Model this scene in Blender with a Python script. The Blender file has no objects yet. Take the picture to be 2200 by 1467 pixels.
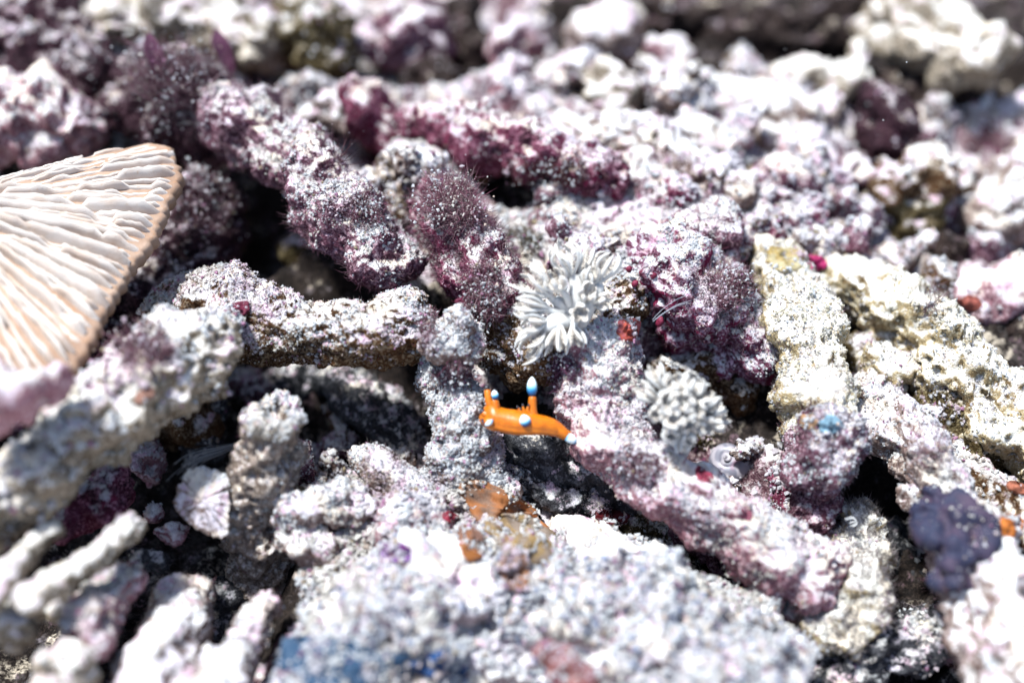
import bpy, math, random
import numpy as np
from mathutils import Vector, Matrix

S = bpy.context.scene
COL = S.collection
RAD = math.radians

# ------------------------------------------------------------------ camera, sky, sun, exposure
PITCH = RAD(48.0)
DIST = 26.5                      # one unit is one centimetre on the reef
FPX = 2650.0                     # focal length in photograph pixels (2200 wide)
CAM = np.array([0.0, -DIST * math.cos(PITCH), DIST * math.sin(PITCH)])
FWD = np.array([0.0, math.cos(PITCH), -math.sin(PITCH)])
UPV = np.array([0.0, math.sin(PITCH), math.cos(PITCH)])
RGT = np.array([1.0, 0.0, 0.0])
cam_d = bpy.data.cameras.new('camera')
cam = bpy.data.objects.new('camera', cam_d)
COL.objects.link(cam)
cam.location = CAM
cam.rotation_euler = (math.pi / 2 - PITCH, 0, 0)
cam_d.sensor_width = 36.0
cam_d.lens = 36.0 * FPX / 2200.0
cam_d.clip_start = 0.1
cam_d.clip_end = 2000
cam_d.dof.use_dof = True
cam_d.dof.focus_distance = DIST - 0.2
cam_d.dof.aperture_fstop = cam_d.lens / 1000.0 / 1.0
S.camera = cam

SUN_EL, SUN_AZ = RAD(68.0), RAD(-62.0)      # sun behind the reef, a little to the left
sd = Vector((math.sin(SUN_AZ) * math.cos(SUN_EL), math.cos(SUN_AZ) * math.cos(SUN_EL), math.sin(SUN_EL)))
w = bpy.data.worlds.new('World')
S.world = w
w.use_nodes = True
wn = w.node_tree
wn.nodes.clear()
sky = wn.nodes.new('ShaderNodeTexSky')
sky.sky_type = 'NISHITA'
sky.sun_disc = False
sky.sun_elevation = SUN_EL
sky.sun_rotation = SUN_AZ
bg = wn.nodes.new('ShaderNodeBackground')
bg.inputs[1].default_value = 0.13
wo = wn.nodes.new('ShaderNodeOutputWorld')
wn.links.new(sky.outputs[0], bg.inputs[0])
wn.links.new(bg.outputs[0], wo.inputs[0])
sl = bpy.data.lights.new('sun', 'SUN')
sl.energy = 5.0
sl.angle = RAD(7.0)
sl.color = (0.90, 0.97, 1.0)
so = bpy.data.objects.new('sun', sl)
COL.objects.link(so)
so.rotation_euler = sd.to_track_quat('Z', 'Y').to_euler()
S.view_settings.view_transform = 'Standard'
S.view_settings.look = 'None'
S.view_settings.gamma = 1.0
S.view_settings.use_curve_mapping = False
S.view_settings.exposure = 0.85
S.cycles.max_bounces = 5
S.cycles.diffuse_bounces = 1
S.unit_settings.scale_length = 0.01

# ------------------------------------------------------------------ helpers: pixels, noise
def ray(px, py):
    d = FWD + RGT * ((px - 1100.0) / FPX) + UPV * ((733.5 - py) / FPX)
    return d
def P(px, py, z):
    d = ray(px, py)
    return CAM + d * ((z - CAM[2]) / d[2])
def R(rpx, p):
    return rpx * float(np.dot(p - CAM, FWD)) / FPX

rng = np.random.default_rng(7)
random.seed(7)
T = rng.random((64, 64, 64)).astype(np.float32)
TJ = rng.random((64, 64, 64, 3)).astype(np.float32)
ROT = np.array([[0.00, 0.80, 0.60], [-0.80, 0.36, -0.48], [-0.60, -0.48, 0.64]])

def vnoise(p):
    i = np.floor(p).astype(np.int64)
    f = p - i
    u = f * f * (3 - 2 * f)
    i0 = i & 63
    i1 = (i + 1) & 63
    x0, y0, z0 = i0[:, 0], i0[:, 1], i0[:, 2]
    x1, y1, z1 = i1[:, 0], i1[:, 1], i1[:, 2]
    ux, uy, uz = u[:, 0], u[:, 1], u[:, 2]
    a = T[x0, y0, z0] * (1 - ux) + T[x1, y0, z0] * ux
    b = T[x0, y1, z0] * (1 - ux) + T[x1, y1, z0] * ux
    c = T[x0, y0, z1] * (1 - ux) + T[x1, y0, z1] * ux
    d = T[x0, y1, z1] * (1 - ux) + T[x1, y1, z1] * ux
    return ((a * (1 - uy) + b * uy) * (1 - uz) + (c * (1 - uy) + d * uy) * uz) * 2 - 1

def fbm(p, octv=4, gain=0.5):
    s, a = np.zeros(len(p)), 1.0
    q = np.array(p, dtype=np.float64)
    for _ in range(octv):
        s += a * vnoise(q)
        q = q @ ROT.T * 2.03 + 11.7
        a *= gain
    return s

def popcorn(p, rad=0.62):
    """rounded bumps, one to a cell"""
    b = np.floor(p - 0.5).astype(np.int64)
    best = np.full(len(p), 9.0)
    for dx in (0, 1):
        for dy in (0, 1):
            for dz in (0, 1):
                c = b + np.array([dx, dy, dz])
                m = c & 63
                j = TJ[m[:, 0], m[:, 1], m[:, 2]]
                d = ((c + 0.15 + 0.7 * j - p) ** 2).sum(1)
                best = np.minimum(best, d)
    return np.sqrt(np.clip(1 - best / (rad * rad), 0, 1))

def norm(v):
    return v / np.maximum(np.linalg.norm(v, axis=-1, keepdims=True), 1e-9)

def smooth(a, b, x):
    t = np.clip((x - a) / (b - a), 0, 1)
    return t * t * (3 - 2 * t)

# ------------------------------------------------------------------ helpers: meshes and objects
def mesh(name, V, F, mat, cols=None, sm=True):
    V = np.asarray(V, dtype=np.float32)
    F = np.asarray(F, dtype=np.int32)
    me = bpy.data.meshes.new(name)
    n, k = F.shape
    me.vertices.add(len(V))
    me.vertices.foreach_set('co', V.ravel())
    me.loops.add(n * k)
    me.loops.foreach_set('vertex_index', F.ravel())
    me.polygons.add(n)
    me.polygons.foreach_set('loop_start', np.arange(0, n * k, k, dtype=np.int32))
    if cols is not None:
        at = me.color_attributes.new('Col', 'FLOAT_COLOR', 'POINT')
        c4 = np.ones((len(V), 4), dtype=np.float32)
        c4[:, :3] = cols
        at.data.foreach_set('color', c4.ravel())
    me.update(calc_edges=True)
    me.polygons.foreach_set('use_smooth', np.full(n, sm, dtype=bool))
    if mat:
        me.materials.append(mat)
    return me

def link(name, me, loc=(0, 0, 0), parent=None, label=None, cat=None, group=None, kind=None):
    o = bpy.data.objects.new(name, me)
    COL.objects.link(o)
    o.location = Vector(loc)
    if parent is not None:
        o.parent = parent
    if label: o['label'] = label
    if cat: o['category'] = cat
    if group: o['group'] = group
    if kind: o['kind'] = kind
    return o

def thing(name, V, F, mat, label, cat, cols=None, group=None, base=None, sm=True):
    """one mesh standing at its own base; children are given in the same world coordinates"""
    V = np.asarray(V, dtype=np.float64)
    if base is None:
        base = np.array([V[:, 0].mean(), V[:, 1].mean(), V[:, 2].min()])
    o = link(name, mesh(name, V - base, F, mat, cols, sm), base, None, label, cat, group)
    o['_b'] = list(map(float, base))
    return o

def part(name, V, F, mat, parent, cols=None, kind=None, label=None, sm=True, root=None):
    b = np.array((root or parent)['_b'])
    o = link(name, mesh(name, np.asarray(V) - b, F, mat, cols, sm), (0, 0, 0), parent, label, None, None, kind)
    return o

def empty_thing(name, base, label, cat, group=None):
    o = link(name, None, base, None, label, cat, group)
    o['_b'] = list(map(float, base))
    return o

# ------------------------------------------------------------------ helpers: materials
class NT:
    def __init__(self, name):
        self.m = bpy.data.materials.new(name)
        self.m.use_nodes = True
        self.t = self.m.node_tree
        self.t.nodes.clear()
        self.out = self.n('ShaderNodeOutputMaterial')
    def n(self, ty, **kw):
        nd = self.t.nodes.new(ty)
        for k, v in kw.items():
            setattr(nd, k, v)
        return nd
    def put(self, sock, v):
        if hasattr(v, 'node'):
            self.t.links.new(v, sock)
        elif v is not None:
            if isinstance(v, (tuple, list)) and len(v) == 3 and sock.type == 'RGBA':
                v = (*v, 1)
            sock.default_value = v
    def noise(self, vec, scale, detail=3, rough=0.55, dist=0.0):
        nd = self.n('ShaderNodeTexNoise')
        self.put(nd.inputs['Vector'], vec)
        nd.inputs['Scale'].default_value = scale
        nd.inputs['Detail'].default_value = detail
        nd.inputs['Roughness'].default_value = rough
        nd.inputs['Distortion'].default_value = dist
        return nd.outputs['Fac']
    def vor(self, vec, scale, feat='F1', out='Distance'):
        nd = self.n('ShaderNodeTexVoronoi', feature=feat)
        self.put(nd.inputs['Vector'], vec)
        nd.inputs['Scale'].default_value = scale
        return nd.outputs[out]
    def math(self, op, a, b=None, c=None, clamp=False):
        nd = self.n('ShaderNodeMath', operation=op, use_clamp=clamp)
        self.put(nd.inputs[0], a)
        if b is not None: self.put(nd.inputs[1], b)
        if c is not None: self.put(nd.inputs[2], c)
        return nd.outputs[0]
    def ss(self, x, a, b):
        nd = self.n('ShaderNodeMapRange', interpolation_type='SMOOTHSTEP')
        self.put(nd.inputs[0], x)
        nd.inputs[1].default_value = a
        nd.inputs[2].default_value = b
        return nd.outputs[0]
    def mix(self, f, a, b, mode='MIX'):
        nd = self.n('ShaderNodeMix', data_type='RGBA', blend_type=mode)
        self.put(nd.inputs[0], f)
        self.put(nd.inputs[6], a)
        self.put(nd.inputs[7], b)
        return nd.outputs[2]
    def bump(self, h, strength, dist, nrm=None):
        nd = self.n('ShaderNodeBump')
        nd.inputs['Strength'].default_value = strength
        nd.inputs['Distance'].default_value = dist
        self.put(nd.inputs['Height'], h)
        if nrm is not None: self.put(nd.inputs['Normal'], nrm)
        return nd.outputs[0]
    def bsdf(self, col, rough=0.85, spec=0.25, nrm=None, sss=0.0, sssr=(0.2, 0.1, 0.05), coat=0.0):
        nd = self.n('ShaderNodeBsdfPrincipled')
        self.put(nd.inputs['Base Color'], col)
        self.put(nd.inputs['Roughness'], rough)
        nd.inputs['Specular IOR Level'].default_value = spec
        if nrm is not None: self.put(nd.inputs['Normal'], nrm)
        if sss:
            nd.inputs['Subsurface Weight'].default_value = sss
            nd.inputs['Subsurface Radius'].default_value = sssr
            nd.inputs['Subsurface Scale'].default_value = 1.0
        if coat:
            nd.inputs['Coat Weight'].default_value = coat
            nd.inputs['Coat Roughness'].default_value = 0.15
        self.t.links.new(nd.outputs[0], self.out.inputs['Surface'])
        return nd
    def coords(self):
        tc = self.n('ShaderNodeTexCoord')
        oi = self.n('ShaderNodeObjectInfo')
        sc = self.math('MULTIPLY', oi.outputs['Random'], 37.0)
        va = self.n('ShaderNodeVectorMath', operation='ADD')
        self.t.links.new(tc.outputs['Object'], va.inputs[0])
        self.t.links.new(sc, va.inputs[1])
        return va.outputs[0]

def coral_mat(name, dark, mid, light, sed=(0.80, 0.78, 0.75), thr=0.25, soft=0.33, fleck=0.35, patch=None, patch_thr=0.62, stain=0.65):
    """crusted coral: skeleton and coralline colours, with pale silt lying on whatever faces up"""
    t = NT(name)
    co = t.coords()
    n1 = t.noise(co, 0.9, 4, 0.6, 0.4)
    n2 = t.noise(co, 4.2, 4, 0.65)
    n3 = t.noise(co, 17.0, 2, 0.6)
    cells = t.vor(co, 21.0, out='Color')
    sep = t.n('ShaderNodeSeparateColor')
    t.put(sep.inputs[0], cells)
    rnd = sep.outputs[0]
    mixv = t.math('ADD', t.math('MULTIPLY', n1, 0.65), t.math('MULTIPLY', n2, 0.45))
    base = t.mix(t.ss(mixv, 0.38, 0.58), dark, mid)
    base = t.mix(t.ss(t.math('ADD', t.math('MULTIPLY', n2, 0.6), t.math('MULTIPLY', rnd, 0.3)), 0.40, 0.68), base, light)
    if patch:
        base = t.mix(t.ss(t.noise(co, 1.7, 3, 0.6, 0.8), patch_thr, patch_thr + 0.06), base, patch)
    geo = t.n('ShaderNodeNewGeometry')
    sx = t.n('ShaderNodeSeparateXYZ')
    t.put(sx.inputs[0], geo.outputs['Normal'])
    up = t.math('ADD', t.math('MULTIPLY_ADD', sx.outputs[2], 1.7, -0.55), t.math('MULTIPLY', t.math('SUBTRACT', n2, 0.5), 1.4))
    up = t.math('ADD', up, t.math('MULTIPLY', t.math('SUBTRACT', rnd, 0.5), fleck))
    up = t.math('ADD', up, t.math('MULTIPLY', t.math('SUBTRACT', n1, 0.5), 1.1))
    up = t.math('ADD', up, t.math('MULTIPLY', t.math('SUBTRACT', t.noise(co, 9.0, 3, 0.6), 0.5), 1.3))
    mask = t.ss(up, thr - soft, thr + soft)
    sedc = t.mix(t.ss(t.math('ADD', n3, t.math('MULTIPLY', rnd, 0.4)), 0.45, 0.95), sed, tuple(x * y for x, y in zip(sed, (0.62, 0.55, 0.50))))
    sedc = t.mix(t.ss(n1, 0.5, 0.68), sedc, tuple(0.62 * x + 0.38 * y for x, y in zip(sed, light)))
    n4 = t.noise(co, 0.75, 3, 0.6, 0.5)
    n5 = t.noise(co, 2.3, 4, 0.65, 0.6)
    sedc = t.mix(t.math('MULTIPLY', t.ss(n4, 0.50, 0.62), stain), sedc, (0.66, 0.55, 0.61))
    sedc = t.mix(t.math('MULTIPLY', t.ss(n5, 0.53, 0.63), stain), sedc, (0.64, 0.35, 0.45))
    sedc = t.mix(t.math('MULTIPLY', t.ss(t.noise(co, 1.25, 4, 0.6, 0.6), 0.52, 0.62), 0.7), sedc, (0.74, 0.61, 0.46))
    col = t.mix(mask, base, sedc)
    h = t.math('ADD', t.math('MULTIPLY', t.noise(co, 30.0, 3, 0.7), 0.6), t.math('MULTIPLY', t.math('SUBTRACT', 1.0, t.vor(co, 24.0)), 0.6))
    t.bsdf(col, 0.88, 0.2, t.bump(h, 0.75, 0.05))
    return t.m

def attr_mat(name, rough=0.8, spec=0.25, trans=0.0, bump=True):
    t = NT(name)
    at = t.n('ShaderNodeAttribute', attribute_name='Col')
    tc = t.n('ShaderNodeTexCoord')
    n = t.noise(tc.outputs['Object'], 26.0, 2, 0.6)
    col = t.mix(t.ss(n, 0.3, 0.75), at.outputs['Color'], t.mix(1.0, at.outputs['Color'], (0.72, 0.68, 0.66), 'MULTIPLY'))
    b = t.bsdf(col, rough, spec, t.bump(n, 0.4, 0.02) if bump else None)
    if trans:
        tr = t.n('ShaderNodeBsdfTranslucent')
        t.put(tr.inputs[0], col)
        mx = t.n('ShaderNodeMixShader')
        mx.inputs[0].default_value = trans
        t.t.links.new(b.outputs[0], mx.inputs[1])
        t.t.links.new(tr.outputs[0], mx.inputs[2])
        t.t.links.new(mx.outputs[0], t.out.inputs['Surface'])
    return t.m

M = {}
M['purple'] = coral_mat('dusty_purple_coral', (0.022, 0.006, 0.012), (0.125, 0.042, 0.062), (0.44, 0.27, 0.3), thr=0.82)
M['brown'] = coral_mat('dusty_brown_coral', (0.0150, 0.0055, 0.0015), (0.0715, 0.0275, 0.0077), (0.2700, 0.1875, 0.1125), thr=0.82)
M['maroon'] = coral_mat('maroon_crusted_coral', (0.018, 0.003, 0.007), (0.125, 0.018, 0.042), (0.4, 0.17, 0.22), thr=0.92, patch=(0.17, 0.012, 0.045))
M['beige'] = coral_mat('cream_coral', (0.13, 0.075, 0.028), (0.40, 0.29, 0.15), (0.62, 0.53, 0.36), sed=(0.85, 0.82, 0.74), thr=0.46, fleck=0.4, stain=0.15)
M['bare'] = coral_mat('bare_tan_coral', (0.0780, 0.0510, 0.0300), (0.2400, 0.1800, 0.1200), (0.4680, 0.3960, 0.3150), sed=(0.80, 0.76, 0.70), thr=0.60, soft=0.3, fleck=0.3, stain=0.45)
M['pink'] = coral_mat('pink_crusted_coral', (0.07, 0.022, 0.028), (0.3, 0.125, 0.145), (0.64, 0.45, 0.45), sed=(0.83, 0.79, 0.78), thr=0.59)
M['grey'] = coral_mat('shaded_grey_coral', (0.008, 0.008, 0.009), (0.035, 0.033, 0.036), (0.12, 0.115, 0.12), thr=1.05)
M['olive'] = coral_mat('olive_turfed_coral', (0.0110, 0.0065, 0.0010), (0.0550, 0.0330, 0.0088), (0.2550, 0.1950, 0.0975), thr=0.98)
M['white'] = coral_mat('white_silted_coral', (0.045, 0.022, 0.018), (0.2, 0.125, 0.1), (0.54, 0.44, 0.39), sed=(0.84, 0.83, 0.82), thr=0.56, fleck=0.5)
M['mound'] = coral_mat('granular_white_rock', (0.08, 0.05, 0.07), (0.34, 0.24, 0.24), (0.64, 0.54, 0.50), sed=(0.83, 0.815, 0.80), thr=0.05, fleck=0.6, patch=(0.26, 0.12, 0.18), patch_thr=0.60, stain=0.7)
M['hollow'] = coral_mat('shade_painted_bed', (0.0040, 0.0024, 0.0020), (0.0120, 0.0072, 0.0056), (0.0405, 0.0270, 0.0203), sed=(0.06, 0.05, 0.045), thr=1.2, stain=0.2)  # near-black bed colour, paints in the shade of pits and gaps
M['bed'] = coral_mat('silted_rubble_bed', (0.016, 0.007, 0.008), (0.09, 0.036, 0.046), (0.38, 0.25, 0.25), sed=(0.82, 0.80, 0.78), thr=0.90, patch=(0.15, 0.04, 0.075), patch_thr=0.58)
M['wine'] = coral_mat('wine_red_crust', (0.022, 0.005, 0.010), (0.14, 0.03, 0.06), (0.46, 0.30, 0.36), sed=(0.80, 0.77, 0.80), thr=0.62, patch=(0.15, 0.010, 0.040), patch_thr=0.55, stain=0.9)
M['stubby'] = coral_mat('pitted_brown_coral', (0.07, 0.048, 0.036), (0.23, 0.165, 0.125), (0.50, 0.41, 0.34), sed=(0.76, 0.71, 0.65), thr=0.95, fleck=0.7, stain=0.3)
M['dark'] = coral_mat('dark_rock_with_shade', (0.0040, 0.0024, 0.0024), (0.0160, 0.0080, 0.0064), (0.0630, 0.0405, 0.0315), sed=(0.07, 0.055, 0.05), thr=1.15, stain=0.3)  # dark brown rock, blackened further so the colour carries its shade
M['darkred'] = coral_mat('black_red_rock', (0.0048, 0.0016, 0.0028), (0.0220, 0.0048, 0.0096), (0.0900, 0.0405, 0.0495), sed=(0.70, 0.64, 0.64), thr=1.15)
M['grain'] = attr_mat('silt_grain', 0.75, 0.25, 0.45, False)
M['turf'] = attr_mat('algae_filament', 0.6, 0.3, 0.35, False)
M['flesh'] = attr_mat('encrusting_sponge', 0.7, 0.25)

# ------------------------------------------------------------------ helpers: shapes
def catmull(pts, n):
    p = np.asarray(pts, dtype=np.float64)
    k = len(p)
    if k == 2:
        u = np.linspace(0, 1, n)[:, None]
        return p[0] * (1 - u) + p[1] * u
    e = np.vstack([2 * p[0] - p[1], p, 2 * p[-1] - p[-2]])
    d = np.r_[0, np.cumsum(np.linalg.norm(np.diff(p[:, :3], axis=0), axis=1))]
    s = np.linspace(0, d[-1], n)
    i = np.clip(np.searchsorted(d, s, 'right') - 1, 0, k - 2)
    u = ((s - d[i]) / (d[i + 1] - d[i]))[:, None]
    a, b, c, f = e[i], e[i + 1], e[i + 2], e[i + 3]
    q = 0.5 * (2 * b + (c - a) * u + (2 * a - 5 * b + 4 * c - f) * u ** 2 + (3 * b - a - 3 * c + f) * u ** 3)
    lo = np.minimum(b, c)[:, 3] * 0.8
    q[:, 3] = np.maximum(q[:, 3], lo)
    return q

def gnormals(G):
    """normals of a (rows, wrapped columns, 3) grid"""
    du = np.roll(G, -1, 1) - np.roll(G, 1, 1)
    dv = np.empty_like(G)
    dv[1:-1] = G[2:] - G[:-2]
    dv[0] = G[1] - G[0]
    dv[-1] = G[-1] - G[-2]
    return norm(np.cross(du, dv))

def gfaces(m, n, wrap=True):
    a = np.arange(m * n).reshape(m, n)
    if wrap:
        b = np.roll(a, -1, 1)
        return np.stack([a[:-1], b[:-1], b[1:], a[1:]], -1).reshape(-1, 4)
    return np.stack([a[:-1, :-1], a[:-1, 1:], a[1:, 1:], a[1:, :-1]], -1).reshape(-1, 4)

def tube(pts, ds=0.05, nseg=None, cap=(0.6, 0.6)):
    """swept round grid through points (x, y, z, radius), with closed ends"""
    pts = np.asarray(pts, dtype=np.float64)
    L = np.linalg.norm(np.diff(pts[:, :3], axis=0), axis=1).sum()
    rm = pts[:, 3].max()
    q = catmull(pts, max(4, int(L / ds)))
    if nseg is None:
        nseg = max(10, int(2 * math.pi * rm / ds))
    d0, d1 = norm(q[0, :3] - q[1, :3]), norm(q[-1, :3] - q[-2, :3])
    def capring(e, d, c):
        m = max(3, int(e[3] / ds))
        a = np.linspace(0, math.pi / 2, m + 1)[1:]
        prof = np.cos(a) ** (0.35 + 0.65 * min(1, c))
        r = np.c_[e[:3] + d * (np.sin(a) * e[3] * c)[:, None], e[3] * np.maximum(prof, 1e-3)]
        return r
    q = np.vstack([capring(q[0], d0, cap[0])[::-1], q, capring(q[-1], d1, cap[1])])
    c = q[:, :3]
    t = np.gradient(c, axis=0)
    t = norm(t)
    u = np.cross(t[0], [0.3, 0.1, 1.0])
    if np.linalg.norm(u) < 1e-3: u = np.cross(t[0], [1.0, 0, 0])
    u = norm(u)
    U = np.empty_like(c)
    for i in range(len(c)):
        u = u - t[i] * np.dot(u, t[i])
        u = norm(u)
        U[i] = u
    W = np.cross(t, U)
    th = np.linspace(0, 2 * math.pi, nseg, endpoint=False)
    G = c[:, None] + q[:, 3][:, None, None] * (np.cos(th)[None, :, None] * U[:, None] + np.sin(th)[None, :, None] * W[:, None])
    return G

def rough(G, r, lump=0.22, mid=0.09, pop=0.06, fine=0.03, pits=0.0, popf=6.0, off=0.0, knob=1.0):
    m, n, _ = G.shape
    N = gnormals(G)
    p = G.reshape(-1, 3) + off
    h = 1.25 * lump * r * fbm(p * (0.6 / max(r, 0.2)), 3) + 1.3 * mid * fbm(p * 2.2 + 5, 3)
    h += 0.30 * r * knob * (0.30 - np.abs(fbm(p * (0.7 / max(r, 0.25)) + 3.3, 3, 0.55)))
    h += 0.12 * r * knob * (popcorn(p * (0.75 / max(r, 0.25)) + 7.7, 0.55) - 0.25)
    G = G + N * h.reshape(m, n, 1)
    N = gnormals(G)
    p = G.reshape(-1, 3) + off
    h = pop * (popcorn(p * popf) * (0.6 + 0.6 * vnoise(p * 1.7)) - 0.3) + fine * (popcorn(p * 14.0 + 3) - 0.4)
    if pits:
        h -= pits * popcorn(p * 4.2 + 9, 0.42)
    return G + N * h.reshape(m, n, 1)

def orient(G):
    """make grid normals point outwards; returns faces"""
    m, n, _ = G.shape
    F = gfaces(m, n)
    k = m // 2
    ctr = G[k].mean(0)
    Nn = gnormals(G)[k]
    if ((G[k] - ctr) * Nn).sum() < 0:
        return F[:, ::-1]
    return F

def face_samples(V, F, dens, seed):
    r = np.random.default_rng(seed)
    a, b, c, d = V[F[:, 0]], V[F[:, 1]], V[F[:, 2]], V[F[:, 3]]
    nr = np.cross(c - a, d - b)
    ar = 0.5 * np.linalg.norm(nr, axis=1)
    nr = norm(nr)
    cnt = r.poisson(np.minimum(ar * dens * 2.5, 60))
    i = np.repeat(np.arange(len(F)), cnt)
    u, v = r.random((2, len(i), 1))
    p = (a[i] * (1 - u) + b[i] * u) * (1 - v) + (d[i] * (1 - u) + c[i] * u) * v
    return p, nr[i], r

OCT_V = np.array([[1, 0, 0], [-1, 0, 0], [0, 1, 0], [0, -1, 0], [0, 0, 1], [0, 0, -1]], dtype=np.float64)
OCT_F = np.array([[0, 2, 4], [2, 1, 4], [1, 3, 4], [3, 0, 4], [2, 0, 5], [1, 2, 5], [3, 1, 5], [0, 3, 5]])

TET_V = norm(np.array([[1, 1, 1], [-1, -1, 1], [-1, 1, -1], [1, -1, -1]], dtype=np.float64)) * 1.15
TET_F = np.array([[0, 2, 1], [0, 1, 3], [0, 3, 2], [1, 2, 3]])

def grains_mesh(p, n, r, size=(0.016, 0.05), tint=None, stain=1.0):
    k = len(p)
    s = size[0] * 0.6 + (size[1] * 1.15 - size[0] * 0.6) * r.random(k) ** 3.4
    q = norm(r.normal(size=(k, 4)))
    w_, x, y, z = q.T
    Rm = np.stack([1 - 2 * (y * y + z * z), 2 * (x * y - z * w_), 2 * (x * z + y * w_),
                   2 * (x * y + z * w_), 1 - 2 * (x * x + z * z), 2 * (y * z - x * w_),
                   2 * (x * z - y * w_), 2 * (y * z + x * w_), 1 - 2 * (x * x + y * y)], -1).reshape(k, 3, 3)
    base = np.array([0.78, 0.785, 0.79])
    c = base * (0.88 + 0.15 * r.random((k, 1)))
    a = smooth(0.15, 0.6, fbm(p * 0.8 + 31, 3))[:, None] * 0.42 * stain
    c = c * (1 - a) + np.array([0.72, 0.62, 0.69]) * a
    a = smooth(0.22, 0.6, fbm(p * 1.1 + 57, 3))[:, None] * 0.55 * stain
    c = c * (1 - a) + np.array([0.72, 0.47, 0.54]) * a
    a = smooth(0.20, 0.60, fbm(p * 0.9 + 77, 2))[:, None] * 0.5
    c = c * (1 - a) + np.array([0.76, 0.68, 0.55]) * a
    tm = r.random(k)
    if tint is None: tint = [((0.66, 0.54, 0.46), 0.06), ((0.50, 0.26, 0.38), 0.05), ((0.42, 0.34, 0.22), 0.02)]
    acc = 0
    for tc, pr in tint:
        sel = (tm >= acc) & (tm < acc + pr)
        c[sel] = np.array(tc) * (0.7 + 0.5 * r.random((sel.sum(), 1)))
        acc += pr
    small = s < size[0] * 0.6 + 0.28 * (size[1] * 1.15 - size[0] * 0.6)
    Vs, Fs, Cs, off = [], [], [], 0
    for sel, BV, BF in ((small, TET_V, TET_F), (~small, OCT_V, OCT_F)):
        m = int(sel.sum())
        if not m: continue
        nv = len(BV)
        sc = 0.7 + 0.7 * r.random((m, nv, 1))
        st = 0.6 + 0.8 * r.random((m, 1, 3))
        v = np.einsum('kij,kvj->kvi', Rm[sel], BV[None] * sc * st) * s[sel][:, None, None]
        v = v + (p[sel] + n[sel] * (s[sel] * 0.4)[:, None])[:, None]
        Vs.append(v.reshape(-1, 3))
        Fs.append((BF[None] + (np.arange(m) * nv)[:, None, None]).reshape(-1, 3) + off)
        Cs.append(np.repeat(c[sel], nv, axis=0))
        off += m * nv
    return np.vstack(Vs), np.vstack(Fs), np.vstack(Cs)

def filaments_mesh(p, n, r, length=(0.15, 0.5), rad=0.010, cols=((0.20, 0.05, 0.10),), drift=(0, 0, 0.4), curl=0.5):
    k = len(p)
    L = length[0] + (length[1] - length[0]) * r.random(k) ** 1.6
    d0 = norm(n + 0.55 * r.normal(size=(k, 3)) + np.array(drift))
    d1 = norm(d0 + curl * r.normal(size=(k, 3)) + np.array(drift) * 0.5)
    d2 = norm(d1 + curl * r.normal(size=(k, 3)))
    c0 = p - d0 * 0.02
    c1 = c0 + d0 * (L * 0.36)[:, None]
    c2 = c1 + d1 * (L * 0.34)[:, None]
    c3 = c2 + d2 * (L * 0.30)[:, None]
    u = norm(np.cross(d0, r.normal(size=(k, 3))))
    v = np.cross(d0, u)
    rr = rad * (0.4 + 0.7 * r.random(k))
    vs = []
    for c, f in ((c0, 1.0), ((c1 + c2) * 0.5, 0.8)):
        for a in (0, 2.0944, 4.18879):
            vs.append(c + (u * math.cos(a) + v * math.sin(a)) * (rr * f)[:, None])
    vs.append(c3)
    V = np.stack(vs, 1)
    fl = []
    for a in range(3):
        b = (a + 1) % 3
        fl += [[a, b, 3 + b], [a, 3 + b, 3 + a], [3 + a, 3 + b, 6]]
    F = np.array(fl)[None] + (np.arange(k) * 7)[:, None, None]
    cc = np.array(cols)[r.integers(0, len(cols), k)] * (0.45 + 0.6 * r.random((k, 1)))
    return V.reshape(-1, 3), F.reshape(-1, 3), np.repeat(cc, 7, axis=0)

PURPLE_T = ((0.20, 0.08, 0.12), (0.32, 0.16, 0.20), (0.11, 0.04, 0.06), (0.45, 0.30, 0.32))
BROWN_T = ((0.14, 0.08, 0.03), (0.22, 0.14, 0.06), (0.09, 0.045, 0.02))
PALE_T = ((0.62, 0.56, 0.52), (0.52, 0.46, 0.45), (0.38, 0.30, 0.30))
ROSE_T = ((0.36, 0.13, 0.19), (0.48, 0.26, 0.30), (0.26, 0.08, 0.13), (0.55, 0.36, 0.38))
OLIVE_T = ((0.18, 0.13, 0.03), (0.28, 0.22, 0.08), (0.10, 0.07, 0.02))
BODY = {}
_seed = [100]

def seen(p, n):
    d = p - CAM
    z = d @ FWD
    x = (d @ RGT) / z * FPX + 1100
    y = 733.5 - (d @ UPV) / z * FPX
    return (x > -160) & (x < 2360) & (y > -120) & (y < 1600) & ((norm(d) * n).sum(1) < 0.3)

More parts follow.
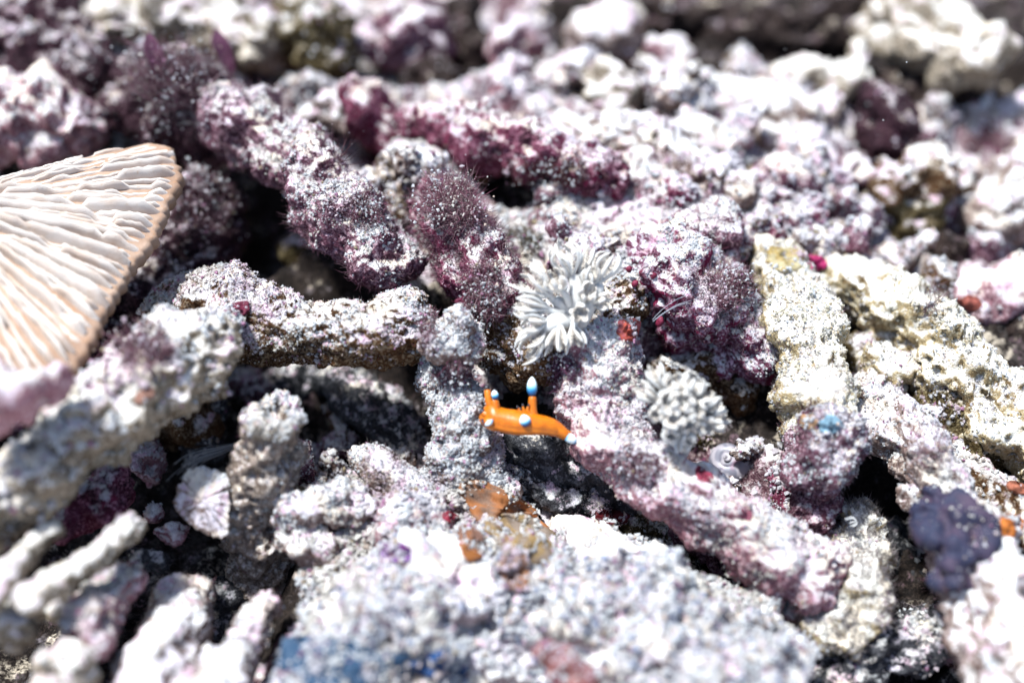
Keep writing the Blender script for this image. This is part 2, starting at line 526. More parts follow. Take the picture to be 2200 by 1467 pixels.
def crust(o, V, F, grains=0, gsize=(0.011, 0.036), turf=0, tcols=PURPLE_T, tlen=(0.08, 0.28), up=-0.15, tint=None, clump=0.0, tmask=0.0, trad=0.008):
    """silt grains and short turf lying on a body, each one part made of what nobody could count"""
    _seed[0] += 1
    if grains:
        p, n, r = face_samples(V, F, grains, _seed[0])
        s = 1.5 * n[:, 2] - 0.55 + 0.8 * fbm(p * 1.6 + 4, 2) + 0.8 * fbm(p * 5.0, 2)
        k = r.random(len(p)) < smooth(up + 0.12, up + 0.62, s) * smooth(0.55, 0.3, fbm(p * 0.75 + 91, 2))
        k &= seen(p, n)
        p, n = p[k], n[k]
        if len(p):
            gv, gf, gc = grains_mesh(p, n, r, gsize, tint, 0.25 if tint else 1.0)
            part('silt_grains', gv, gf, M['grain'], o, gc, 'stuff', sm=False)
    if turf:
        p, n, r = face_samples(V, F, turf * 0.36, _seed[0] + 5000)
        k = r.random(len(p)) < smooth(tmask - 0.15, tmask + 0.3, fbm(p * 1.1 + 8.3, 2) + 0.15 * n[:, 2])
        k &= (n[:, 2] > -0.7) & seen(p, n)
        p, n = p[k], n[k]
        if len(p):
            fv, ff, fc = filaments_mesh(p, n, r, tlen, trad, tcols)
            part('turf_algae', fv, ff, M['turf'], o, fc, 'stuff')

def piece(name, cat, label, style, pts, ds=0.05, cap=(0.6, 0.6), key=None, lump=0.22, mid=0.12, pop=0.10, fine=0.035, pits=0.0, popf=5.0, group=None, knob=1.0, **kw):
    """one piece of coral rubble through points (px, py, z, radius in px)"""
    q = []
    for px, py, z, rp in pts:
        p = P(px, py, z)
        q.append([*p, R(rp, p)])
    rm = max(a[3] for a in q)
    if ds >= 0.08:
        pop, knob, lump = pop * 0.5, knob * 1.3, lump * 1.3
    G = tube(q, ds, cap=cap)
    G = rough(G, rm, lump, mid, pop, fine, pits, popf, 0.0, knob)
    F = orient(G)
    V = G.reshape(-1, 3)
    o = thing(name, V, F, M[style], label, cat, group=group)
    if ds < 0.056 and kw.get('turf', 0) < 100:
        kw['turf'] = 150
        kw.setdefault('tcols', PALE_T)
        kw['tcols'] = tuple(kw['tcols']) + ROSE_T[:2] + PALE_T[:2]
        kw.setdefault('tlen', (0.05, 0.22))
        kw['tmask'] = -0.1
        kw['trad'] = 0.006
    if ds >= 0.07 and 'grains' in kw:
        kw['grains'] *= 0.55
        kw.setdefault('gsize', (0.02, 0.055))
    crust(o, V, F, **kw)
    if key: BODY[key] = (o, V, F)
    return o

# ------------------------------------------------------------------ seabed
CTRL = [(0, 0, -1.5), (400, 0, -1.0), (800, 0, -1.5), (1200, 0, -1.8), (1700, 0, -2.6), (2200, 0, -3),
        (0, 250, -1), (300, 300, -1.2), (700, 250, -0.6), (1000, 200, -0.9), (1300, 250, -0.7), (1500, 330, -0.5), (1700, 250, -1.4), (2150, 300, -2.4),
        (1640, 110, -4.2), (1000, 110, -3.4), (920, 190, -2.6), (690, 170, -2.4), (120, 330, -1.8), (1800, 120, -4.0), (1130, 160, -2.6), (1960, 230, -3.8), (2170, 80, -4.6), (2060, 540, -3.0), (830, 300, -1.8),
        (780, 420, 0.5), (900, 370, 0.5), (1030, 385, -0.7), (1120, 400, -0.7), (1210, 425, -0.5), (1080, 450, 0.4), (1300, 440, 0.3), (1400, 450, 0.3), (1250, 490, 0.5), (1550, 470, 0), (1650, 500, -0.3), (1900, 480, -1.8), (2200, 480, -2.2), (1750, 450, -1.0),
        (250, 650, -2.6), (560, 520, -3.4), (660, 560, -3.2), (480, 480, -2.6), (750, 650, -2.0), (930, 620, -1.2), (1080, 600, -0.2), (1200, 600, 0.1), (1400, 640, -0.3), (1600, 640, -1.5), (1850, 650, -1.8), (2150, 650, -1.8),
        (1180, 740, -0.6), (1060, 760, -0.5), (960, 780, -0.9),
        (300, 900, -3.2), (700, 850, -3.6), (800, 950, -3.6), (930, 930, -3.2), (1040, 850, -1.3), (1110, 860, -2.2), (1120, 980, -3.2), (1200, 800, -0.8), (1500, 830, -2.2), (1620, 880, -3.2), (1600, 950, -2.3), (1850, 850, -2.0), (2100, 950, -2),
        (150, 1150, -4.0), (450, 1180, -4.2), (700, 1010, -3.2), (700, 1140, -2.9), (900, 1080, -2.2), (1300, 1080, -3.6), (1420, 1180, -4.2), (1500, 1230, -3.6), (1700, 1000, -2.4), (1930, 1130, -4.6), (1930, 1300, -4.6), (2180, 1200, -3),
        (100, 1420, -3.8), (480, 1300, -4.4), (800, 1300, -2.5), (1200, 1300, -2.5), (1600, 1450, -3.5), (1850, 1440, -4.2), (2200, 1440, -3.6)]
CP = np.array([P(*c) for c in CTRL])
def ground_z(x, y):
    sh = x.shape
    x, y = x.ravel(), y.ravel()
    num = np.full(x.shape, -2.2 * 0.002)
    den = np.full(x.shape, 0.002)
    for c in CP:
        d2 = (x - c[0]) ** 2 + (y - c[1]) ** 2
        k = np.exp(-d2 / 1.6) + 0.02 / (0.3 + d2) ** 1.5
        num += k * c[2]
        den += k
    return (num / den).reshape(sh)

def axis(lo, hi, step, far):
    a = np.arange(lo, hi, step)
    g = 1.25
    out, s, v = [], step, hi
    while v < far:
        v += s
        s *= g
        out.append(v)
    left, s, v = [], step, lo
    while v > -far:
        v -= s
        s *= g
        left.append(v)
    return np.r_[np.array(left[::-1]), a, np.array(out)]
gx, gy = axis(-18, 18, 0.1, 300), axis(-10, 17, 0.1, 300)
X, Y = np.meshgrid(gx, gy)
Z = ground_z(X, Y)
gp = np.c_[X.ravel(), Y.ravel(), Z.ravel()]
near = (np.abs(X) < 20) & (Y > -11) & (Y < 19)
nf = near.ravel()
h = np.zeros(len(gp))
q = gp[nf]
fr_ = smooth(3.0, 7.0, q[:, 1])
h[nf] = (0.42 + 0.25 * fr_) * fbm(q * 0.7, 3) + 0.5 * fr_ * (0.3 - np.abs(fbm(q * 0.55 + 8, 3))) + 0.28 * (1 - 0.85 * fr_) * popcorn(q * 1.1 + 2) * (0.5 + 0.8 * vnoise(q * 0.5)) + (1 - 0.75 * fr_) * (0.16 * (popcorn(q * 3.1) - 0.3) + 0.09 * popcorn(q * 6.5))
gp[:, 2] += h
GF = gfaces(len(gy), len(gx), False)
bed = link('seabed', mesh('seabed', gp, GF, M['bed']), (0, 0, 0), kind='structure')
bed['_b'] = [0.0, 0.0, 0.0]
fc = gp[GF].mean(1)
bed.data.materials.append(M['hollow'])  # shade of the gaps is painted by switching bed faces to this colour
SHADE_SPOTS = [(250, 650, 200), (560, 520, 150), (660, 600, 130), (420, 480, 130), (300, 900, 170), (480, 900, 150), (700, 850, 190), (800, 930, 150), (930, 900, 60), (1120, 960, 90), (1110, 860, 40), (940, 650, 50),
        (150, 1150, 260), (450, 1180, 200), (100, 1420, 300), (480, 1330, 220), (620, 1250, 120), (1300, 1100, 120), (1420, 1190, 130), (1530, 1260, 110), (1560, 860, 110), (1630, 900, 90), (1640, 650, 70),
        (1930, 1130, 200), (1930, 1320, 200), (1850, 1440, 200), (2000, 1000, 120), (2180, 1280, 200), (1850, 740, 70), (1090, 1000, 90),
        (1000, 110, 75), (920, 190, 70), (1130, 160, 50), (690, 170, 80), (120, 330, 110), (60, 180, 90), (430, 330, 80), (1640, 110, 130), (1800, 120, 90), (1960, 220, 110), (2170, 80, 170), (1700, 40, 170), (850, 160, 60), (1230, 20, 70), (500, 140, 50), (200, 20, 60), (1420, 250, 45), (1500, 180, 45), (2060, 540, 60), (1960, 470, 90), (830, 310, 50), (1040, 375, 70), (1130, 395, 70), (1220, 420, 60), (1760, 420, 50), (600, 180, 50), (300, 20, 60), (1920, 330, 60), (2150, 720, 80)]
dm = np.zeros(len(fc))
for dx_, dy_, dr_ in SHADE_SPOTS:
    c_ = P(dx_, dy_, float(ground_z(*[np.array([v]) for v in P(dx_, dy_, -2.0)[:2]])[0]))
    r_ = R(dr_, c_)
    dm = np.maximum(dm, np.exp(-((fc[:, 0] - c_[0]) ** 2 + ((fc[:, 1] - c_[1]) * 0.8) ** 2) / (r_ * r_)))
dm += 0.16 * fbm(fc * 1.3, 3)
dm = np.maximum(dm, smooth(9.5, 12.0, fc[:, 1] + 1.2 * fbm(fc * 0.6, 2)) * smooth(1.5, 4.0, fc[:, 0]))  # far right of the bed painted in the same shade colour
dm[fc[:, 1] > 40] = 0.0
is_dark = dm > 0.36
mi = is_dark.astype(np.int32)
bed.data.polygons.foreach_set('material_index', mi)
vis = (np.abs(fc[:, 0]) < 15) & (fc[:, 1] > -8.5) & (fc[:, 1] < 15) & ~is_dark
crust(bed, gp, GF[vis], grains=44, gsize=(0.022, 0.08), turf=16, tcols=PURPLE_T, tlen=(0.12, 0.4), up=0.2, tmask=0.2, trad=0.011)

# ------------------------------------------------------------------ coral rubble, middle of the reef (sharp)
CB, CS, CF, ER = 'coral_branch', 'coral_stub', 'coral_fragment', 'encrusted_rock'
piece(CB, 'coral branch', 'dusty white coral branch with rust-brown underside bridging the dark hollow', 'brown',
      [(390, 690, -0.6, 80), (470, 668, 0.1, 86), (580, 695, 0.35, 80), (700, 715, 0.45, 72), (800, 710, 0.5, 74), (900, 692, 0.5, 68)],
      ds=0.042, key='bridge', grains=330, turf=40, tcols=PALE_T, tlen=(0.05, 0.16), up=-0.25, tmask=0.1, lump=0.12, knob=0.5)
piece(CF, 'coral knob', 'white dusty coral knob wrapped in purple algae at the end of the brown-bellied branch', 'white',
      [(990, 735, 0.5, 60), (962, 712, 0.95, 60)], ds=0.042, key='knob', knob=0.4, grains=520, turf=50, tcols=ROSE_T, tlen=(0.08, 0.25), up=-0.5)
piece(CB, 'coral branch', 'long purple-flanked coral ridge speckled white, slanting above the dark hollow', 'purple',
      [(430, 240, 0.1, 95), (560, 300, 0.9, 90), (680, 390, 1.0, 80), (775, 490, 0.9, 84), (845, 575, 0.5, 72)],
      ds=0.045, key='ridge', grains=260, turf=130, tcols=PURPLE_T, tlen=(0.1, 0.42), up=0.05, lump=0.2, mid=0.12, tmask=-0.2)
piece(CB, 'coral branch', 'fuzzy maroon coral branch left of the tall pulsing soft coral', 'maroon',
      [(930, 440, 0.7, 60), (985, 500, 0.95, 80), (1035, 590, 0.7, 84), (1075, 670, 0.2, 70)],
      ds=0.045, key='fuzzy', grains=190, turf=220, tcols=ROSE_T + PURPLE_T, tlen=(0.1, 0.5), up=0.1, mid=0.12, tmask=-0.5)
piece(ER, 'coral rock', 'crusty speckled rock under the tall white soft coral', 'brown',
      [(1060, 720, -0.5, 95), (1170, 740, -0.2, 105), (1260, 690, -0.1, 100), (1330, 660, -0.1, 80)],
      ds=0.045, key='xbase', grains=380, turf=60, tcols=BROWN_T, tlen=(0.05, 0.2), up=-0.15, mid=0.12)
piece(CB, 'coral branch', 'pinkish white coral branch running down behind the orange sea slug', 'pink',
      [(1265, 760, -0.1, 95), (1300, 850, -0.4, 92), (1330, 950, -0.8, 84), (1440, 1050, -1.0, 78), (1570, 1130, -1.2, 78), (1690, 1200, -1.5, 72), (1760, 1240, -1.9, 60)],
      ds=0.045, key='slugbranch', grains=360, turf=50, tcols=ROSE_T, tlen=(0.08, 0.3), up=-0.3, lump=0.18, mid=0.1, tmask=0.05)
piece(CS, 'coral stub', 'snow-white crumbly coral stub facing the head of the orange sea slug', 'white',
      [(955, 800, -0.6, 62), (985, 880, -0.75, 72), (1000, 960, -1.1, 66), (985, 1040, -1.6, 56)],
      ds=0.042, key='headstub', grains=520, turf=30, tcols=PALE_T, tlen=(0.05, 0.15), up=-0.5)
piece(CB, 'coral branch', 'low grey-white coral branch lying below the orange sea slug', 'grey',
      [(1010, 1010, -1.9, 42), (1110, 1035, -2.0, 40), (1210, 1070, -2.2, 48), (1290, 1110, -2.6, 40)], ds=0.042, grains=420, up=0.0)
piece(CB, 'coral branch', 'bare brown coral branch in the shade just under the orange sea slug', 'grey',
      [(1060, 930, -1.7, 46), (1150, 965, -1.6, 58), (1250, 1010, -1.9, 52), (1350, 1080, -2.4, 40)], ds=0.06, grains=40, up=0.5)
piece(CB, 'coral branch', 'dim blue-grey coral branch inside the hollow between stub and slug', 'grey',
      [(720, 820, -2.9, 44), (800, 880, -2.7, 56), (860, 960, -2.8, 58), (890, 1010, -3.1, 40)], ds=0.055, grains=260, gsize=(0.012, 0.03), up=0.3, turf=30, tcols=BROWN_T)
piece(CF, 'coral chip', 'smooth white coral chip with square end beside the dim hollow', 'white',
      [(775, 975, -1.2, 32), (815, 1012, -1.1, 44), (880, 1055, -1.3, 46), (930, 1090, -1.6, 38)], ds=0.045, cap=(0.25, 0.6), grains=330, gsize=(0.01, 0.03), up=-0.5, lump=0.12, mid=0.05, pop=0.03, knob=0.3)
piece(CB, 'coral branch', 'snow-dusted coral twig with reddish flank, right of the upright stub', 'white',
      [(612, 1095, -0.9, 40), (690, 1082, -0.85, 44), (790, 1088, -1.2, 44), (860, 1110, -1.7, 40)], ds=0.045, grains=420, up=-0.3)
piece(CF, 'coral chip', 'white coral chip lying below the reddish-flanked twig', 'white',
      [(630, 1162, -1.3, 38), (705, 1178, -1.4, 44)], ds=0.05, grains=320, up=-0.2)
piece(ER, 'coral rock', 'wine-red knobbly rock with white crust between soft corals and the cream branch', 'wine',
      [(1340, 600, -0.1, 70), (1450, 620, 0.0, 110), (1530, 690, -0.5, 92), (1595, 770, -1.0, 66)],
      ds=0.045, key='wine', grains=420, turf=60, tcols=ROSE_T, tlen=(0.1, 0.4), up=-0.1, mid=0.2, pop=0.12, popf=3.6)
piece(CF, 'coral lump', 'white topped purple lump behind the wine-red rock', 'purple',
      [(1430, 530, 0.3, 62), (1540, 520, 0.1, 72)], ds=0.06, grains=200, turf=40, tcols=ROSE_T)
piece(CB, 'coral branch', 'shadowed brown-grey branch below the smaller soft coral', 'brown',
      [(1420, 800, -1.3, 40), (1520, 800, -1.6, 52), (1600, 840, -2.0, 44)], ds=0.06, grains=120, up=0.35)

# ------------------------------------------------------------------ right-hand branches
piece(CB, 'coral branch', 'cream coral branch standing right of the wine-red rock, with yellow tip', 'beige',
      [(1660, 560, -0.6, 55), (1700, 640, -0.4, 72), (1740, 760, -0.4, 74), (1765, 880, -0.6, 66), (1785, 950, -0.9, 70)],
      ds=0.05, key='cream', grains=200, turf=90, tcols=PALE_T, tlen=(0.06, 0.22), up=-0.3, tmask=-0.3,
      tint=[((0.80, 0.74, 0.58), 0.45), ((0.55, 0.43, 0.26), 0.05)])
piece(CF, 'coral knob', 'violet-tinged bristly knob at the lower end of the cream branch', 'purple',
      [(1760, 960, -0.6, 84), (1800, 985, -0.7, 72)], ds=0.05, key='violetknob', grains=330, turf=150, tcols=PALE_T + PURPLE_T, tlen=(0.06, 0.25), up=-0.3, tmask=-0.4, pop=0.1)
piece(CS, 'coral stub', 'dark turf-covered stalk under the violet-tinged knob', 'purple',
      [(1760, 1030, -1.3, 58), (1735, 1110, -2.0, 56), (1720, 1200, -2.8, 62), (1690, 1280, -3.3, 60)], ds=0.055, grains=160, turf=120, tcols=PURPLE_T, up=0.3, tmask=-0.4)
piece(CS, 'coral stub', 'hairy pale coral stub leaning beside the dark turf-covered stalk', 'beige',
      [(1830, 1110, -2.2, 44), (1840, 1200, -2.3, 62), (1815, 1300, -2.4, 72), (1785, 1385, -2.7, 66)], ds=0.05, grains=160, turf=380, tcols=PALE_T, tlen=(0.1, 0.3), up=-0.2, tmask=-0.8, cap=(0.8, 0.3))
piece(CB, 'coral branch', 'broad knobbly cream coral branch right of the yellow-tipped one', 'beige',
      [(1780, 600, -1.3, 56), (1870, 650, -1.0, 66), (1970, 710, -1.0, 80), (2070, 800, -1.0, 82), (2150, 900, -1.2, 76), (2230, 990, -1.4, 80)],
      ds=0.06, key='broad', grains=160, turf=50, tcols=BROWN_T, up=-0.15, pits=0.12, mid=0.16,
      tint=[((0.80, 0.74, 0.58), 0.4), ((0.45, 0.33, 0.18), 0.06)])
piece(CB, 'coral branch', 'long white coral branch sloping down past the purple lobed sponge', 'white',
      [(1870, 850, -1.4, 50), (1930, 920, -1.1, 72), (2000, 1010, -1.0, 72), (2060, 1110, -1.0, 72), (2110, 1250, -1.0, 78), (2140, 1360, -1.0, 80), (2160, 1500, -1.1, 84)],
      ds=0.06, key='longwhite', grains=170, turf=30, tcols=ROSE_T, tlen=(0.1, 0.4), up=-0.3, pits=0.08, mid=0.13)
piece(CB, 'coral branch', 'thin brown-flanked coral branch with orange sponge at the right edge', 'brown',
      [(2060, 990, -1.8, 40), (2130, 1050, -1.7, 48), (2200, 1120, -1.6, 56), (2290, 1220, -1.6, 60)], ds=0.07, key='orangebr', grains=120, up=-0.1)
piece(CB, 'coral branch', 'furry slate-grey branch behind the long white one', 'grey',
      [(2120, 1130, -2.2, 60), (2190, 1260, -2.2, 70), (2240, 1400, -2.2, 70)], ds=0.07, grains=80, turf=100, tcols=PALE_T, tmask=-0.4)
piece(CF, 'coral lump', 'dark brown shaggy lump between the two cream branches', 'olive',
      [(1830, 760, -1.9, 60), (1880, 800, -1.8, 62)], ds=0.07, grains=70, turf=90, tcols=BROWN_T, up=0.2)
piece(CF, 'coral lump', 'small white-topped lump between the broad cream branch and the long white one', 'beige',
      [(1880, 780, -1.2, 44), (1930, 800, -1.2, 50)], ds=0.06, grains=150, up=-0.1)
piece(CF, 'coral lump', 'mottled brown and white lump under the broad cream branch', 'olive',
      [(2020, 880, -1.7, 58), (2110, 960, -1.7, 62)], ds=0.07, grains=110, turf=60, tcols=BROWN_T, up=0.1)
piece(CB, 'coral branch', 'dim grey branch deep in the dark gap at lower right', 'grey',
      [(1830, 1130, -4.2, 46), (1950, 1190, -4.2, 46), (2040, 1260, -4.4, 46)], ds=0.08, grains=20, up=0.6)
piece(CB, 'coral branch', 'half-lit grey branch with a pit, crossing below the hairy stub', 'grey',
      [(1770, 1470, -3.2, 52), (1880, 1400, -3.0, 60), (1990, 1370, -3.2, 58), (2080, 1350, -3.6, 44)], ds=0.07, grains=80, turf=80, tcols=PALE_T, up=0.3, pits=0.15)
piece(CB, 'coral branch', 'thick shaded branch leaning beneath the pinkish white one', 'purple',
      [(1480, 1130, -2.7, 50), (1590, 1200, -2.7, 60), (1680, 1270, -3.0, 60), (1720, 1350, -3.3, 50)], ds=0.06, grains=240, turf=80, tcols=BROWN_T, up=0.1)
piece(CB, 'coral branch', 'sooty brown branch in the hollow above the white granular rock', 'olive',
      [(1260, 1090, -3.2, 60), (1370, 1150, -3.3, 70), (1460, 1240, -3.6, 60)], ds=0.07, grains=40, turf=50, tcols=BROWN_T, up=0.5)

# ------------------------------------------------------------------ front left
piece(CB, 'coral branch', 'big pale knobbly branch with blunt tip below the mushroom coral', 'bare',
      [(-60, 1110, 0.6, 96), (90, 1010, 0.9, 92), (210, 900, 1.1, 98), (330, 820, 1.2, 92), (430, 765, 1.3, 78), (478, 738, 1.35, 58)],
      ds=0.06, key='bigfront', grains=110, gsize=(0.02, 0.06), up=-0.1, cap=(0.6, 0.4), pits=0.1, mid=0.14, pop=0.1)
piece(CF, 'coral lump', 'brown shaded lump tucked under the big pale knobbly branch', 'brown',
      [(380, 890, -2.2, 60), (420, 940, -2.8, 52)], ds=0.08, grains=10, up=0.6)
piece(CF, 'coral lump', 'maroon lump in the shadow under the big pale branch', 'maroon',
      [(120, 1090, -1.2, 70), (240, 1060, -1.3, 60)], ds=0.08, grains=20, turf=30, up=0.6)
stub = piece(CS, 'coral stub', 'upright pitted coral stub with a white ringed open top', 'stubby',
      [(592, 905, 0.55, 60), (588, 950, 0.1, 64), (570, 1040, -0.9, 70), (552, 1130, -1.9, 66), (560, 1230, -2.9, 62), (585, 1330, -4.0, 60)],
      ds=0.045, key='stub', grains=40, gsize=(0.012, 0.035), up=0.7, cap=(0.12, 0.6), lump=0.14, pits=0.14, pop=0.09)
piece(CF, 'coral lump', 'small lilac-white lump touching the right side of the upright stub', 'purple',
      [(640, 960, -1.6, 28), (640, 1010, -2.0, 34)], ds=0.05, grains=260, up=-0.2)
piece(CB, 'coral stick', 'thin pale coral stick, lower one of the pair under the big branch', 'bare',
      [(285, 1125, 0.1, 24), (220, 1185, 0.25, 29), (140, 1240, 0.35, 31), (60, 1290, 0.4, 34)], ds=0.06, grains=40, up=0.1, lump=0.15, mid=0.05)
piece(CB, 'coral stick', 'thin pale coral stick, upper one of the pair under the big branch', 'bare',
      [(112, 1135, 0.4, 19), (60, 1190, 0.5, 25), (0, 1250, 0.6, 30), (-60, 1310, 0.6, 33)], ds=0.07, grains=20, up=0.2, lump=0.15, mid=0.05)
piece(CF, 'coral stick', 'blurred bone-coloured coral piece at the left edge below the thin sticks', 'bare',
      [(-40, 1270, -0.6, 46), (10, 1330, -0.4, 44), (45, 1350, -0.4, 34)], ds=0.07, grains=20, up=0.2)
piece(CF, 'coral fragment', 'tan curled coral fragment with dark brown underside beside the thin sticks', 'bare',
      [(70, 1290, -1.2, 26), (110, 1285, -1.1, 36), (150, 1310, -1.2, 30)], ds=0.06, grains=20, up=0.2)
piece(CF, 'coral fragment', 'lilac-flecked knobbly fragment between thin sticks and pale stub', 'pink',
      [(255, 1250, -0.9, 44), (225, 1310, -0.8, 56), (190, 1370, -0.7, 58)], ds=0.05, grains=140, gsize=(0.02, 0.06), up=-0.2, mid=0.16)
piece(CS, 'coral stub', 'smooth pale coral stub with grey rounded top lying in the lower left gap', 'white',
      [(405, 1290, -2.2, 62), (375, 1360, -1.8, 74), (345, 1440, -1.5, 80), (320, 1520, -1.4, 84)], ds=0.05, grains=110, gsize=(0.01, 0.03), up=0.1, lump=0.1, mid=0.05, pop=0.03, cap=(0.9, 0.6))
piece(CF, 'coral lump', 'round dusty lump at the bottom edge near the left corner', 'bare',
      [(110, 1450, -0.6, 66), (150, 1440, -0.6, 66)], ds=0.07, grains=70, gsize=(0.02, 0.05), up=-0.1)
piece(CB, 'coral branch', 'narrow white coral finger leaning on the granular rock', 'white',
      [(580, 1290, -1.6, 26), (540, 1360, -1.4, 36), (500, 1430, -1.2, 52), (470, 1500, -1.1, 60)], ds=0.05, grains=120, up=-0.1)
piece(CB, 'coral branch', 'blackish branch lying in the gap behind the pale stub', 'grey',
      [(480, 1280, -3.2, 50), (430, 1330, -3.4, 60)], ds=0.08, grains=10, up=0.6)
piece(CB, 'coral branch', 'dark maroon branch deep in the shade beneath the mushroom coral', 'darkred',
      [(200, 760, -1.4, 70), (310, 700, -1.5, 80), (400, 560, -1.2, 80), (450, 440, -0.6, 70)], ds=0.07, grains=40, turf=110, tcols=PURPLE_T + BROWN_T, up=0.4, tmask=-0.4, mid=0.18)
piece(CF, 'coral lump', 'blurred red and brown lump propping up the mushroom coral', 'pink',
      [(-20, 860, 3.0, 62), (60, 850, 2.9, 56), (110, 850, 2.7, 36)], ds=0.08, grains=30, up=0.2, mid=0.15)
piece(CF, 'coral lump', 'murky olive lump in the dark hollow under the purple ridge', 'olive',
      [(660, 560, -2.4, 60), (720, 600, -2.4, 60)], ds=0.08, grains=30, turf=120, tcols=BROWN_T, up=0.6)

FRAG = [('lilac blade-like fragment in the shade right of the big pale branch tip', 'pink', [(330, 960, -2.4, 34), (300, 1010, -2.6, 40)]),
        ('dim tan slab hanging behind the upright stub', 'grey', [(440, 880, -2.6, 44), (430, 960, -2.9, 50)]),
        ('small tan chip between the stub and the square-ended chip', 'bare', [(655, 1040, -2.4, 20), (690, 1050, -2.4, 22)]),
        ('ivory flake tucked behind the reddish-flanked twig', 'white', [(700, 1025, -2.9, 26), (750, 1045, -2.8, 28)]),
        ('brown pebble in the hollow beside the square-ended chip', 'brown', [(745, 1040, -2.7, 24), (770, 1060, -2.7, 24)]),
        ('faint slate fragment deep in the hollow below the brown-bellied branch', 'grey', [(600, 840, -3.3, 44), (650, 800, -3.4, 40)]),
        ('faint mauve fragment in the hollow left of the stub top', 'purple', [(520, 850, -3.0, 36), (560, 830, -3.2, 36)]),
        ('crooked dark twig crossing the hollow below the brown-bellied branch', 'brown', [(700, 870, -3.0, 14), (740, 930, -2.8, 14), (760, 980, -2.9, 12)]),
        ('pink-tipped small fragment in the gap below the shell plate', 'pink', [(340, 1140, -1.9, 18), (385, 1150, -1.9, 20)]),
        ('tiny rosy ring-like lump in the gap under the big pale branch', 'pink', [(322, 1098, -1.9, 14), (330, 1106, -1.9, 14)]),
        ('grey jagged fragment above the smooth pale stub', 'grey', [(300, 1200, -1.9, 26), (345, 1205, -2.0, 26)]),
        ('slanting dark fragment between the smooth pale stub and the white finger', 'dark', [(455, 1440, -2.2, 22), (540, 1340, -2.6, 20)]),
        ('white splinter beside the white coral finger', 'white', [(440, 1430, -1.4, 14), (455, 1400, -1.5, 14)]),
        ('white silted fragment right of the reddish-flanked twig', 'white', [(870, 1060, -2.1, 30), (930, 1060, -2.0, 34)]),
        ('dusty brown fragment behind the granular rock and the low grey branch', 'brown', [(1180, 1120, -2.7, 36), (1240, 1150, -2.8, 34)]),
        ('bristly lilac fragment at the foot of the dark turf-covered stalk', 'pink', [(1640, 1270, -2.8, 40), (1690, 1310, -2.9, 40)]),
        ('small white shard on the rim of the dark gap beside the violet sponge', 'white', [(1935, 1060, -1.2, 20), (1965, 1070, -1.2, 22)])]
for lb, st, pt in FRAG:
    piece(CF, 'coral fragment', lb, st, pt, ds=0.045, grains=200, gsize=(0.012, 0.04), up=0.0, turf=20, tcols=PALE_T, cap=(0.4, 0.4))

# ------------------------------------------------------------------ granular rock in front
piece(ER, 'coral rock', 'large white granular rock filling the foreground, with orange sponge on top', 'mound',
      [(700, 1490, -1.7, 120), (850, 1400, -2.0, 170), (1020, 1320, -2.4, 190), (1230, 1350, -2.4, 195), (1440, 1440, -2.3, 185), (1610, 1495, -2.3, 165)],
      ds=0.06, key='mound', grains=230, gsize=(0.02, 0.065), turf=10, tcols=PALE_T, up=-0.6, lump=0.2, mid=0.26, pop=0.17, popf=3.2, knob=0.5,
      tint=[((0.62, 0.50, 0.42), 0.12), ((0.48, 0.32, 0.40), 0.08), ((0.36, 0.40, 0.52), 0.12)])
piece(CF, 'coral lump', 'white granular lump at the left shoulder of the foreground rock, above the blue sponge', 'mound',
      [(690, 1260, -2.0, 52), (760, 1250, -1.9, 66), (800, 1290, -1.9, 60)], ds=0.06, grains=230, gsize=(0.02, 0.06), up=-0.6, pop=0.15, popf=3.2)
piece(CF, 'coral lump', 'creamy white granular crest of rubble right of the orange crust', 'mound',
      [(1200, 1170, -2.3, 50), (1290, 1190, -2.2, 74), (1390, 1250, -2.3, 70)], ds=0.055, grains=260, gsize=(0.02, 0.06), up=-0.6, pop=0.15, popf=3.2)
piece(CF, 'coral lump', 'rose-tinted granular lump below the magenta sponge', 'pink',
      [(1530, 1300, -2.2, 66), (1620, 1330, -2.3, 70)], ds=0.06, grains=230, gsize=(0.02, 0.06), up=-0.4, pop=0.15, popf=3.2)
piece(CF, 'coral lump', 'white pebbly lump in the middle of the foreground rock', 'mound',
      [(1340, 1340, -1.5, 40), (1400, 1350, -1.5, 46)], ds=0.06, grains=230, gsize=(0.02, 0.06), up=-0.6, pop=0.15, popf=3.2)
piece(CF, 'coral lump', 'lilac and white crusted lump on the left shoulder of the granular rock', 'pink',
      [(790, 1150, -1.9, 70), (880, 1175, -1.8, 92), (960, 1190, -1.8, 80)], ds=0.055, key='lilac', grains=260, gsize=(0.02, 0.06), up=-0.2, mid=0.16, pop=0.12, popf=3.6)
piece(CF, 'coral lump', 'white fluffy lump joining the granular rock to the twig behind', 'white',
      [(890, 1100, -2.0, 60), (990, 1075, -1.9, 72), (1080, 1110, -1.9, 70)], ds=0.05, key='fluffy', grains=420, gsize=(0.02, 0.06), up=-0.4, pop=0.1)

